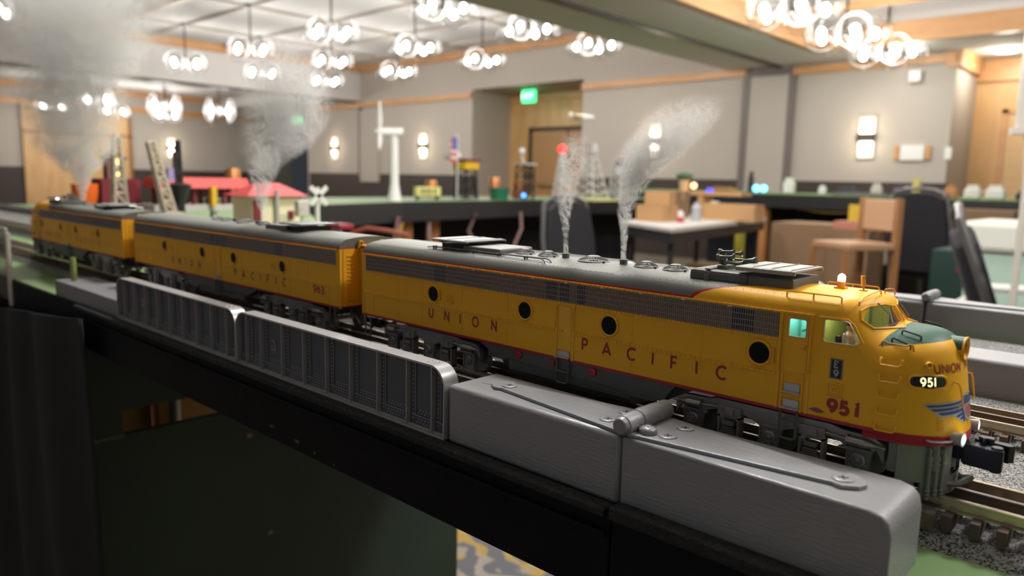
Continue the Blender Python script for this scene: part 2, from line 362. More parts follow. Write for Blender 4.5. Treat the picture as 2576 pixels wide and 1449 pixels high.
o = MB().cyl((0, 0, 0), (0, 0, .03), .12, n=24).build('recessed_ceiling_light', mat('downlight_glow', (1, 1, 1), .5, em=((1, .97, .9), 6.))); o.location = (-1.93, 10.35, 2.695)
tag(o, 'round recessed ceiling light above the right hand alcove', 'ceiling light'); ld = bpy.data.lights.new('downlight', 'POINT'); ld.energy = 22; ld.shadow_soft_size = .1; ld.color = (1, .93, .8); lo = bpy.data.objects.new('downlight', ld); C.objects.link(lo); lo.parent = o; lo.location = (0, 0, -.12)
r = empty('thermostat_panel', (-2.72, 10, 1.54), 'long white wall panel between two small wood blocks', 'wall panel')
MB().box(-.13, .13, -.04, 0, -.09, .09).build('cover', M_white, r); MB().box(-.2, -.14, -.04, 0, -.08, .08).build('side_block', M_trim, r); MB().box(.14, .2, -.04, 0, -.08, .08).build('side_block', M_trim, r)
tag(MB().box(-2.82, -2.69, 9.9, 10, 2.37, 2.5).build('wall_speaker', M_white, bevel=.01), 'small white speaker box high on the right wall', 'speaker')
tag(MB().box(-11.2, -10.98, 9.95, 10, 1.52, 1.64).build('wall_plate', mat('plate_grey', (.4, .37, .33), .5), bevel=.01), 'small grey plate on the wall right of a sconce', 'wall plate')
tag(MB().box(-2.37, -2.30, 9.97, 10, 1.46, 1.6).build('light_switch', M_white), 'light switch plate at the right alcove corner', 'switch')
# ---------------------------------------------------------------- model locomotives (millimetres in local space, x along the train, y across, z above the rail)
K = .001
def mm(): return MB(K)
def smax(a, b, k):
    h = np.clip(.5+.5*(a-b)/k, 0, 1); return b*(1-h)+a*h+k*h*(1-h)
def smin(a, b, k): return -smax(-a, -b, k)
def f_sec(a, h): return smax(a-31.5, h-88.1+.0036*a*a, 9.)
def f_body(u, v, h):
    a = np.abs(v-31.5)
    cab = smax(f_sec(a, h), (u-(395.6-.62*(h-81)-.0145*a*a))*.85, 5.)
    xr = np.maximum(36.5-.15*(h-31), 5); x = np.maximum(u-394., 0)/xr
    e = ((x**2.3+(a/31.5)**2.3)**(1/2.3)-1)*31.5
    hood = smax(np.where(u < 394, a-31.5, e), h-(75.6-.075*(u-395))+.0085*a*a, 13.)
    return np.maximum(smin(cab, hood, 3.5), np.where(u < 394, a-31.5, e))
def nose_u(v, h):
    """foremost x of the nose surface at (v,h)"""
    lo, hi = 380., 440.
    for _ in range(26):
        md = (lo+hi)/2
        if f_body(np.float64(md), np.float64(v), np.float64(h)) < 0: lo = md
        else: hi = md
    return lo
def nose_pt(v, h, off=.25):
    """point on the nose; v may go below 0 to run back along the flat side"""
    if v < .6: return (398.5+(v-.6)*0+0, -off, h)
    u = nose_u(v, h); e = .2
    g = np.array([f_body(u+e, v, h)-f_body(u-e, v, h), f_body(u, v+e, h)-f_body(u, v-e, h), f_body(u, v, h+e)-f_body(u, v, h-e)])
    g /= np.linalg.norm(g); return (u+g[0]*off, v+g[1]*off, h+g[2]*off)
_AV = []
def v_of(s):
    """cross position v reached after running s mm around the nose plan from its side"""
    if not _AV:
        p = None; L = 0.
        for k in range(320):
            v = .6+k*.12; q = (nose_u(v, 50.), v)
            if p: L += math.hypot(q[0]-p[0], q[1]-p[1])
            _AV.append((L, v)); p = q
    return float(np.interp(s, [a for a, b in _AV], [b for a, b in _AV]))
def s_of(v): v_of(0); return float(np.interp(v, [b for a, b in _AV], [a for a, b in _AV]))
def roof_h(v): 
    a = abs(v-31.5); lo, hi = 60., 95.
    for _ in range(24):
        md = (lo+hi)/2
        if f_sec(a, md) < 0: lo = md
        else: hi = md
    return lo
def section(off=0., n=22):
    pts = [(0-off, 27.)]
    for i in range(n+1):
        th = math.pi-math.pi*i/n   # cast rays from (31.5,60)
        dx, dz = math.cos(th), math.sin(th)
        lo, hi = 5., 60.
        for _ in range(24):
            md = (lo+hi)/2
            if f_sec(abs(md*dx), 60+md*dz) < -0: lo = md
            else: hi = md
        pts.append((31.5+dx*(lo+off), 60+dz*(lo+off)))
    pts.append((63+off, 27.)); return pts
SEC = section(0, 40)
def surface_nets(fn, lo, hi, step):
    ax = [np.arange(lo[i], hi[i]+step, step) for i in range(3)]
    U, V, H = np.meshgrid(*ax, indexing='ij'); F = fn(U, V, H); sg = F < 0
    n = F.shape; acc = np.zeros((n[0]-1, n[1]-1, n[2]-1, 3)); cnt = np.zeros(acc.shape[:3])
    def crn(A, o): return A[o[0]:n[0]-1+o[0], o[1]:n[1]-1+o[1], o[2]:n[2]-1+o[2]]
    cs = [(i, j, k) for i in (0, 1) for j in (0, 1) for k in (0, 1)]
    for a in cs:
        for d in range(3):
            if a[d]: continue
            b = list(a); b[d] = 1; b = tuple(b)
            fa, fb = crn(F, a), crn(F, b); m = (fa < 0) != (fb < 0)
            t = np.where(m, fa/np.where(m, fa-fb, 1), 0)
            for q in range(3): acc[..., q] += m*(a[q]+(t if q == d else 0))
            cnt += m
    act = cnt > 0; idx = -np.ones(cnt.shape, int); idx[act] = np.arange(act.sum())
    I = np.argwhere(act); P = (acc[act]/cnt[act][:, None]+I)*step+np.array(lo)
    faces = []
    for d in range(3):
        a0 = [slice(0, None)]*3; s0 = sg[tuple(slice(0, n[q]-1) if q == d else slice(1, n[q]-1) for q in range(3))]
        s1 = sg[tuple(slice(1, n[q]) if q == d else slice(1, n[q]-1) for q in range(3))]
        E = np.argwhere(s0 != s1)
        if not len(E): continue
        inside = s0[tuple(E.T)]
        base = E.copy()
        for q in range(3):
            if q != d: base[:, q] += 1
        e1, e2 = [q for q in range(3) if q != d]
        def at(da, db):
            b = base.copy(); b[:, e1] -= da; b[:, e2] -= db
            return idx[tuple(b.T)]
        Q = np.stack([at(1, 1), at(0, 1), at(0, 0), at(1, 0)], 1)
        flip = inside if d != 1 else ~inside
        Q[~flip] = Q[~flip][:, ::-1]; faces.append(Q)
    Fq = np.concatenate(faces); return P, Fq
def in_poly(U, H, poly):
    c = np.zeros(U.shape, bool); n = len(poly)
    for i in range(n):
        x0, y0 = poly[i]; x1, y1 = poly[(i+1) % n]
        if y0 == y1: continue
        c ^= ((H < y0) != (H < y1)) & (U < (x1-x0)*(H-y0)/(y1-y0)+x0)
    return c
def poly_dist(U, H, poly):
    d = np.full(U.shape, 1e9); n = len(poly)
    for i in range(n):
        x0, y0 = poly[i]; x1, y1 = poly[(i+1) % n]; ex, ey = x1-x0, y1-y0
        t = np.clip(((U-x0)*ex+(H-y0)*ey)/(ex*ex+ey*ey+1e-9), 0, 1); d = np.minimum(d, np.hypot(U-x0-t*ex, H-y0-t*ey))
    return np.where(in_poly(U, H, poly), -d, d)
CABWIN = [(372.7, 76.0), (373.6, 76.6), (382.6, 76.7), (384.2, 76.0), (388.6, 68.3), (388.6, 66.8), (387.4, 65.9), (373.6, 65.6), (372.7, 66.6)]
DOORWIN = rrect(355.6, 364.2, 65.7, 74.7, 1.0, 3)
SHIELD = [(2.5, 82.6), (10, 83.9), (20, 83.3), (24.5, 81.6), (26.3, 77.6), (23, 73.9), (10, 74.2), (2.2, 76.0)]   # (a, h) of a windscreen pane
def cab_shell_fn(U, V, H):
    b = f_body(U, V, H); out = smax(b, 27-H, .6); out = np.maximum(out, 351.-U)
    inner = np.maximum(b+1.7, 44-H); inner = np.maximum(inner, U-399.)
    r = np.maximum(out, -inner)
    a = np.abs(V-31.5)
    side = np.minimum(poly_dist(U, H, CABWIN), poly_dist(U, H, DOORWIN)); side = np.maximum(side, 25-a)
    ws = poly_dist(a, H, SHIELD); ws = np.maximum(ws, 388-U)
    return smax(r, -np.minimum(side, ws), .5)
_cab_mesh = {}
def cab_mesh(step):
    if step not in _cab_mesh:
        P, F = surface_nets(cab_shell_fn, (350.2, -2, 25.5), (434, 65, 91), step)
        me = bpy.data.meshes.new('cab'); me.from_pydata((P*K).tolist(), [], F.tolist()); me.materials.append(M_body)
        me.polygons.foreach_set('use_smooth', [True]*len(me.polygons)); me.update()
        bm = bmesh.new(); bm.from_mesh(me)
        for _ in range(1): bmesh.ops.smooth_vert(bm, verts=bm.verts, factor=.5, use_axis_x=True, use_axis_y=True, use_axis_z=True)
        bmesh.ops.recalc_face_normals(bm, faces=bm.faces); bm.to_mesh(me); bm.free(); _cab_mesh[step] = me
    return _cab_mesh[step]
# ------------------------------ stroke lettering
def offs(pts, d, closed):
    n = len(pts); out = []
    for i in range(n):
        a = Vector(pts[(i-1) % n] if closed or i > 0 else pts[i]); p = Vector(pts[i]); b = Vector(pts[(i+1) % n] if closed or i < n-1 else pts[i])
        d0 = (p-a).normalized() if (p-a).length > 1e-6 else (b-p).normalized(); d1 = (b-p).normalized() if (b-p).length > 1e-6 else d0
        n0 = Vector((-d0.y, d0.x)); n1 = Vector((-d1.y, d1.x)); m = (n0+n1); m = m.normalized() if m.length > .2 else n0; k = min(1/max(m.dot(n0), .35), 1.9)
        out.append(p+m*d*k)
    return out
G = {'U': (.62, [[(0, 1), (0, .31)]+arc(.31, .31, .31, .31, 180, 360, 8)+[(.62, 1)]]), 'N': (.66, [[(0, 0), (0, 1), (.66, 0), (.66, 1)]]), 'I': (0, [[(0, 0), (0, 1)]]),
     'O': (.84, [arc(.42, .5, .42, .5, 0, 340, 17)]), 'P': (.5, [[(0, 0), (0, 1), (.26, 1)]+arc(.26, .735, .25, .265, 90, -90, 8)+[(0, .47)]]),
     'A': (.82, [[(0, 0), (.41, 1), (.82, 0)], [(.13, .27), (.69, .27)]]), 'C': (.8, [arc(.48, .5, .46, .5, 48, 312, 14)]), 'F': (.5, [[(0, 0), (0, 1), (.5, 1)], [(0, .52), (.44, .52)]]),
     '9': (.62, [arc(.31, .68, .31, .32, 0, 340, 15), [(.62, .66), (.58, .42), (.42, .16), (.2, 0)]]), '5': (.56, [[(.54, 1), (.12, 1), (.08, .56)]+arc(.26, .32, .31, .31, 110, -150, 10)]),
     '1': (0.1, [[(.1, 0), (.1, 1), (0, .93)]]), '6': (.62, [arc(.31, .32, .31, .32, 180, -160, 15), [(0, .34), (.04, .58), (.2, .84), (.42, 1)]]),
     '3': (.52, [arc(.24, .75, .26, .25, 150, -80, 8)+arc(.24, .28, .29, .28, 80, -150, 9)]), 'J': (.3, [[(.3, 1), (.3, .25)]+arc(.13, .25, .17, .25, 0, -170, 6)]),
     'E': (.6, [[(.6, 1), (.1, 1), (.1, 0), (.6, 0)], [(.1, .52), (.45, .52)], [(0, 1), (.15, 1)], [(0, 0), (.15, 0)], [(.58, 1), (.58, .8)], [(.58, 0), (.58, .2)], [(.42, .42), (.42, .62)]])}
def glyph(mb, ch, fn, H, t, x0=0., y0=0., sx=1., m=None, lift=(0, 0, 0)):
    """strokes of height H, stroke t, mapped with fn(x,y)"""
    w, sts = G[ch]; hh = H-t
    for si, st in enumerate(sts):
        g_ = lambda x, y, k=0: (lambda q: (q[0]+lift[0]*(si+k), q[1]+lift[1]*(si+k), q[2]))(fn(x, y)); cl = ch == 'O' or (ch in '96' and len(st) > 10)
        P = [(x0+t/2+px*hh*sx, y0+t/2+py*hh) for px, py in st]
        D = []
        for i in range(len(P)-(0 if cl else 1)):
            a, b = P[i], P[(i+1) % len(P)]; k = max(1, int(math.hypot(b[0]-a[0], b[1]-a[1])/1.2))
            D += [(a[0]+(b[0]-a[0])*j/k, a[1]+(b[1]-a[1])*j/k) for j in range(k)]
        if not cl: D.append(P[-1])
        L = offs(D, t/2, cl); R = offs(D, -t/2, cl)
        if cl: L.append(L[0]); R.append(R[0])
        nn = len(L); mb.strip([g_(p[0], p[1], i/nn) for i, p in enumerate(L)], [g_(p[0], p[1], i/nn) for i, p in enumerate(R)], m)
    return x0+w*hh*sx+t
def decal_poly(mb, poly, fn, m=None, dens=1.5):
    V_ = [tuple(p) for p in poly]; T_ = [tuple(t) for t in tessellate_polygon([[Vector((p[0], p[1], 0)) for p in V_]])]
    mx = max(math.dist(V_[t[i]], V_[t[i-1]]) for t in T_ for i in range(3)); n = min(5, max(0, math.ceil(math.log2(mx/dens))))
    for _ in range(n):
        mid = {}; T2 = []
        def md(i, j):
            k = (min(i, j), max(i, j))
            if k not in mid: mid[k] = len(V_); V_.append(((V_[i][0]+V_[j][0])/2, (V_[i][1]+V_[j][1])/2))
            return mid[k]
        for a, b, c in T_:
            x, y, z = md(a, b), md(b, c), md(c, a); T2 += [(a, x, z), (x, b, y), (z, y, c), (x, y, z)]
        T_ = T2
    mb.add([fn(*p) for p in V_], T_, m)

def side_fn(sd):
    """maps (u, outward offset, h) to local mm"""
    return (lambda u, o, h: (u, -o, h)) if sd < 0 else (lambda u, o, h: (u, 63+o, h))
def sbox(mb, sd, u0, u1, o0, o1, h0, h1, m=None):
    y0, y1 = (-o0, -o1) if sd < 0 else (63+o0, 63+o1); return mb.box(u0, u1, min(y0, y1), max(y0, y1), h0, h1, m)
def dot(mb, sd, u, h, r=.32, o=0, m=None):
    P = side_fn(sd); mb.lathe([(r, -.05), (r*.85, r*.5), (r*.3, r*.8)], P(u, o, h), (0, -1 if sd < 0 else 1, 0), 6, m)
def battens(mb, sd, u0, u1, h, hgt=1.1, pitch=3.05, rv=True):
    sbox(mb, sd, u0, u1, 0, .75, h-hgt/2, h+hgt/2)
    u = u0+pitch/2
    while rv and u < u1:
        sbox(mb, sd, u-.45, u+.45, .7, 1.25, h-hgt*.42, h+hgt*.5); u += pitch
def side_parts(root, sd, fine, cab=True, ports=(88.2, 179.5, 247.3, 341.3), endu=430.):
    P = side_fn(sd); uend = 350.8 if cab else endu-4
    # grille recess, bars and wires
    g = mm(); sbox(g, sd, 4.5, uend, -.6, .12, 64.4, 76.6, 0)
    for a, b in ((89, 101.5), (197, 206.5), (209, 216), (222, 229), (325.3, 337.4)): sbox(g, sd, a, b, .1, .16, 64.6, 76.5, 1)
    g.build('grille_backing', [M_brown, mat('grille_opening', (.008, .008, .012), .6)], root, ang=0)
    g = mm(); st = 1.25 if fine else 2.5; u = 4.8
    while u < uend: sbox(g, sd, u, u+(.42 if fine else 1.), .1, .5, 64.6, 76.5); u += st
    for h in (64.6, 67.6, 70.6, 73.6, 76.3): sbox(g, sd, 4.5, uend, .45, .85 if h not in (64.6, 76.3) else .7, h-.2, h+.25)
    for u in ([20+i*27.5 for i in range(12)]): sbox(g, sd, u, u+2.6, .5, .9, 76.4, 76.9, 1)
    g.build('grille', [M_mesh, M_steel], root, ang=0)
    b = mm(); battens(b, sd, 2.5, uend+.4, 77.35, 1.0, rv=fine); battens(b, sd, 4, uend+.4, 63.7, .9, rv=fine)
    b.build('batten_strip', M_yel, root, ang=0)
    b = mm(); battens(b, sd, 2, 205.5, 45.6, rv=fine); battens(b, sd, 221.5, uend, 45.6, rv=fine)
    if not cab: sbox(b, sd, endu-3.4, endu-2.6, 0, .5, 29, 45.6); sbox(b, sd, endu-12, endu-11.3, 0, .45, 29, 45.6)
    sbox(b, sd, 1.6, 2.4, 0, .5, 29, 45.6); sbox(b, sd, 14.5, 15.2, 0, .45, 29, 45.6)
    b.build('batten_strip', M_yel, root, ang=0)
    b = mm()
    for u in (46, 74.8, 118.6, 163.4, 263.4, 308.2)+(() if cab else (395,)):
        for h in np.arange(30, 63, 2.35 if fine else 5): dot(b, sd, u, float(h), .38 if fine else .3)
        sbox(b, sd, u+.7, u+.95, 0, .12, 28.6, 63.4)
    b.build('rivet_rows', M_yel, root, ang=0)
    b = mm(); sbox(b, sd, 0, 398.5 if cab else endu, -.3, .3, 26.9, 28.5)
    for u in np.arange(3, 396, 5.0): dot(b, sd, float(u), 27.7, .28, .3)
    b.build('sill_stripe', M_red, root, ang=0)
    # portholes
    for i, u in enumerate(ports):
        r = 6.3 if cab or i else 5.9
        p = mm(); c = P(u, -.2, 54.6); p.tube([P(u+r*math.cos(t), .25, 54.6+r*math.sin(t)) for t in np.linspace(0, 2*PI, 32)[:-1]], .85, 6, True); ring = p.build('porthole_ring', M_yel, root, ang=60)
        mm().cyl(P(u, -.3, 54.6), P(u, .15, 54.6), r-.5, n=28).build('porthole_glass', M_glassblk, ring)
        if i in (0, 3):
            hb = mm(); sbox(hb, sd, u+r+.2, u+r+1.6, 0, .9, 51.2, 52.2); sbox(hb, sd, u+r+.2, u+r+1.6, 0, .9, 57, 58); hb.cyl(P(u+r+1.3, .7, 50.6), P(u+r+1.3, .7, 58.6), .45, n=6)
            for h in (51.2, 52.8, 54.4, 56., 57.6): dot(hb, sd, u+r+2.4, h, .25)
            hb.build('porthole_hinge', M_yel, ring, ang=0)
    def filler(u, h, s=1.):
        f = mm(); f.tube([P(u+dx*s, .3, h+dy*s) for dx, dy in rrect(-3.4, 3.4, -3.0, 3.0, .6, 2)], .35, 5, True)
        f.tube([P(u+1.7*s*math.cos(t), .2, h+1.7*s*math.sin(t)) for t in np.linspace(0, 2*PI, 17)[:-1]], .42, 5, True); f.cyl(P(u, 0, h), P(u, .6, h), .8*s, .5*s, n=8)
        sbox(f, sd, u-4.2*s, u+4*s, 0, 1.1, h-4.2*s, h-3.5*s); f.build('filler_hatch', M_yel, root, ang=0)
    filler(106.5 if cab else 105., 53.5 if cab else 54, .85)
    if cab: filler(380, 43.3)
    else: filler(322., 54, .8)
    # engine-room door
    d = mm(); sbox(d, sd, 205.6, 207.7, 0, .5, 28, 62.8); sbox(d, sd, 219.1, 221.2, 0, .5, 28, 62.8); sbox(d, sd, 205.6, 221.2, 0, .7, 62.4, 63.3)
    for h in np.arange(29.5, 62, 2.6):
        for u in (206.6, 220.2): dot(d, sd, u, float(h), .38, .5)
    for u in (206.6, 220.2): d.tube([P(u, .6, 60.6), P(u, 1.5, 60.2), P(u, 1.7, 58), P(u, 1.7, 48)]+([P(u, .6, 47.4)]), .4, 5)
    sbox(d, sd, 208.4, 218.4, 0, .22, 34, 61.6); sbox(d, sd, 209, 212.2, .2, 1.3, 45.3, 46.3)
    dr = d.build('service_door', M_yel, root, ang=0)
    s = mm(); sbox(s, sd, 208.6, 218.2, 0, .9, 29.2, 33); sbox(s, sd, 208.2, 218.6, 0, 2.2, 28.9, 29.5)
    for u in (209.6, 213.4, 217.2): dot(s, sd, u, 32.2, .3, .9)
    s.build('step_plate', M_step, dr, ang=0)
    s = mm(); s.tube([P(208.6, 1, 28), P(208.6, 1.2, 13.5), P(210, 1.2, 12.6), P(216.4, 1.2, 12.6), P(217.8, 1.2, 13.5), P(217.8, 1, 28)], .8, 5); sbox(s, sd, 208.6, 217.8, .6, 1.6, 19.5, 20.8)
    s.build('step_stirrup', M_dgry, root, ang=0)
    s = mm(); s.tube([P(5, 1, 27), P(5, 1.2, 11.5), P(6, 1.2, 10.7), P(11, 1.2, 10.7), P(12, 1.2, 11.5), P(12, 1, 27)], .7, 5); s.build('step_stirrup', M_dgry, root, ang=0)
    # lettering
    def put(txt, cs, hgt, t, h0, sx=1., o=.13):
        for ch, cu in zip(txt, cs):
            L = mm(); w = G[ch][0]*(hgt-t)*sx+t
            fn = (lambda x, y: P(cu+(x-w/2), o, h0+y)) if sd < 0 else (lambda x, y: P(cu-(x-w/2), o, h0+y))
            glyph(L, ch, fn, hgt, t, 0, 0, sx, None, (0, .05*sd, 0)); L.build('side_letter', M_letter, root, ang=0, recalc=False)
    cU = [85.6, 103, 117.3, 132.9, 151.3]; cP = [229.6, 246.1, 263.8, 278.4, 292.3, 306.4, 321]
    if sd > 0: cU = [406.6-x for x in cU]; cP = [406.6-x for x in cP]
    put('UNION', cU, 8., 1.35, 36.0); put('PACIFIC', cP, 8.1, 1.35, 36.0)
    if cab: put('951', [379.4, 385.0, 390.6] if sd < 0 else [391, 385.2, 380], 7.7, 1.9, 31.2)
    else: put('963', [36, 30.3, 24.6], 7.6, 1.4, 36.2); put('J', [20.6], 3.4, .7, 36.2)

def truck(root, cx, sgn=1):
    t = empty('truck', (cx*K, 0, 0)); t.parent = root
    for ax in (-44, 0, 44):
        w_ = mm()
        w_.cyl((ax, 8, 11), (ax, 55, 11), 2, n=8)
        for y0 in (14.2, 45.2): w_.lathe([(8.9, 0), (8.9, 3), (9.8, 3.4), (9.8, 3.6)] if y0 < 20 else [(9.8, 0), (9.8, .4), (8.9, .6), (8.9, 3.6)], (ax, y0, 9), (0, 1, 0), 20)
        w_.build('wheelset', M_truck if ax else M_truck, t)
    for side in (0, 1):
        Y = (lambda a, b: (a, b)) if side == 0 else (lambda a, b: (63-b, 63-a))
        f = mm(); y0, y1 = Y(3.2, 6.5)
        outline = [(-55, 20), (-50, 23.2), (-36, 23.6), (-30, 25), (30, 25), (36, 23.6), (50, 23.2), (55, 20), (55, 12), (53.2, 7), (51.5, 12), (50, 17.4), (47.7, 17.9)]
        def ped(c): return [(c+5.6, 15.5), (c+4.6, 7), (c+5.2, 3.4), (c-5.2, 3.4), (c-4.6, 7), (c-5.6, 15.5)]
        lower = ped(44)+[(35, 17.5), (30, 18.8), (14, 18.8), (9, 17.)]+ped(0)+[(-9, 17.), (-14, 18.8), (-30, 18.8), (-35, 17.5)]+ped(-44)
        f.prism([(-51.5, 17.4), (-55, 12)]+outline[:8]+[(55, 12), (51.5, 17.4)]+lower, 'y', y0, y1)
        yo = 3.2 if side == 0 else 59.8; dr = -1 if side == 0 else 1
        for ax in (-44, 0, 44):
            f.lathe([(3.4, 0), (3.4, .9), (2.6, 1.4), (2.3, .9), (1.2, 1.1), (1., 1.8), (.4, 2.)], (ax, yo, 10.8), (0, dr, 0), 14)
            for k in range(8): a = k*PI/4+.2; f.lathe([(.42, 0), (.35, 1.2), (.1, 1.4)], (ax+4.*math.cos(a), yo, 10.8+4.*math.sin(a)), (0, dr, 0), 5)
            f.cbox(ax, yo+dr*.3, 16, 9, 1., .8); f.cbox(ax-5.3, yo+dr*.2, 10, .7, .8, 12)
            f.cbox(ax, yo, 3.6, 15, 2.2, 1.1)
        f.build('side_frame', M_truck, t, ang=30)
        for sx in (-22, 22):
            b = mm(); z0 = 2.2
            for a, c in ((sx-6.2, sx-4.9), (sx+4.9, sx+6.2)): b.box(a, c, *sorted((yo+dr*2.6, yo-dr*3)), z0, 17.2)
            b.box(sx-6.2, sx+6.2, *sorted((yo+dr*2.6, yo-dr*3)), z0, z0+1.3).box(sx-6.2, sx+6.2, *sorted((yo+dr*2.6, yo-dr*3)), 16.2, 17.4)
            b.prism([(sx-6.8, 17.4), (sx-6.2, 22.2), (sx+6.2, 22.2), (sx+6.8, 17.4)], 'y', *sorted((yo+dr*2.2, yo-dr*2)))
            b.cbox(sx, yo+dr*2.7, 19.4, 5.4, 1.2, 3.6).cbox(sx-2.2, yo+dr*3., 19.4, .8, 1, 4.4)
            for k in range(5): b.cbox(sx, yo+dr*2.2, 6.6+k*1.1, 9.6-k*.9, 3, .62)
            b.cbox(sx, yo+dr*1.9, 13.4, 6, 3, 2.2)
            b.build('spring_hanger', M_truck, t, ang=30)
        for ax, s in ((-44, -1), (44, 1)):
            c = mm(); x = ax+s*-1
            c.cyl((x-4, yo+dr*1.4, 19.6), (x+4, yo+dr*1.4, 19.6), 2.5, n=14); c.cyl((x+s*4, yo+dr*1.4, 19.6), (x+s*9, yo+dr*1.4, 19.6), 2.5, .8, n=12)
            c.cyl((x+s*9, yo+dr*1.4, 19.6), (x+s*13, yo+dr*1.4, 19.4), .7, n=8); c.cyl((x-s*4.4, yo+dr*1.4, 19.6), (x-s*3.8, yo+dr*1.4, 19.6), 2.9, n=14)
            c.tube([(x-s*4, yo+dr*1.6, 20), (x-s*16, yo+dr*1.6, 20.8)], .6, 6); c.cbox(x-s*16, yo+dr*1.4, 20.6, 3, 2.2, 2.2)
            c.prism([(x-8, 15.9), (x+8, 15.9), (x+6, 17.2), (x-6, 17.2)], 'y', *sorted((yo+dr*3.2, yo)))
            c.build('brake_cylinder', M_truck if cx > 1e6 else mat('brake_metal', (.34, .33, .31), .28, metal=.7), t, ang=40)
    c = mm(); c.box(-36, 36, 20, 43, 12, 24).box(-8, 8, 16, 47, 18, 25); c.build('bolster', M_dgry, t, ang=0)
    return t
def fan(root, u, v, r, h=None):
    h = roof_h(v)-.4 if h is None else h
    f = mm(); f.lathe([(r*1.02, 0), (r*1.04, .7), (r*.97, 1.1), (r*.95, .5)], (u, v, h), n=30)
    n = 30
    for k in range(n):
        a = 2*PI*k/n; ca, sa = math.cos(a), math.sin(a)
        f.tube([(u+r*.97*ca, v+r*.97*sa, h+1.), (u+r*.7*ca, v+r*.7*sa, h+2.2), (u+r*.36*ca, v+r*.36*sa, h+3.3)], .2 if r < 8 else .24, 4)
    f.lathe([(r*.42, 3.0), (r*.42, 3.5), (r*.3, 3.95), (r*.1, 4.1)], (u, v, h), n=24)
    f.lathe([(r*.9, .3), (r*.3, .5)], (u, v, h), n=20, m=1)
    f.lathe([(.8, 0), (.9, 2.1), (.5, 2.3)], (u+r*1.15, v-r*.5, h-.5), n=8)
    f.build('roof_fan', [M_gry, mat('fan_hollow', (.01, .01, .01), .8)], root, ang=40)
def canopy(root, u0, u1, v0, v1, top, ribs=3, lip=1.6):
    c = mm(); c.box(u0, u1, v0+1, v1-1, top-.9, top)
    c.prism([(v0, top-lip), (v0+.2, top-.4), (v0+1.2, top), (v0+1.2, top-.8), (v0+.9, top-lip)], 'x', u0, u1)
    c.prism([(v1, top-lip), (v1-.2, top-.4), (v1-1.2, top), (v1-1.2, top-.8), (v1-.9, top-lip)], 'x', u0, u1)
    for k in range(ribs):
        x = u0+(u1-u0)*(k+.9)/(ribs+.15); c.tube([(x, v0, top-.6), (x, v0+1.5, top+.15), (x, v1-1.5, top+.15), (x, v1, top-.6)], .4, 5)
    return c.build('winterization_hatch', mat('hatch_grey', (.27, .275, .26), .5), root, ang=30)
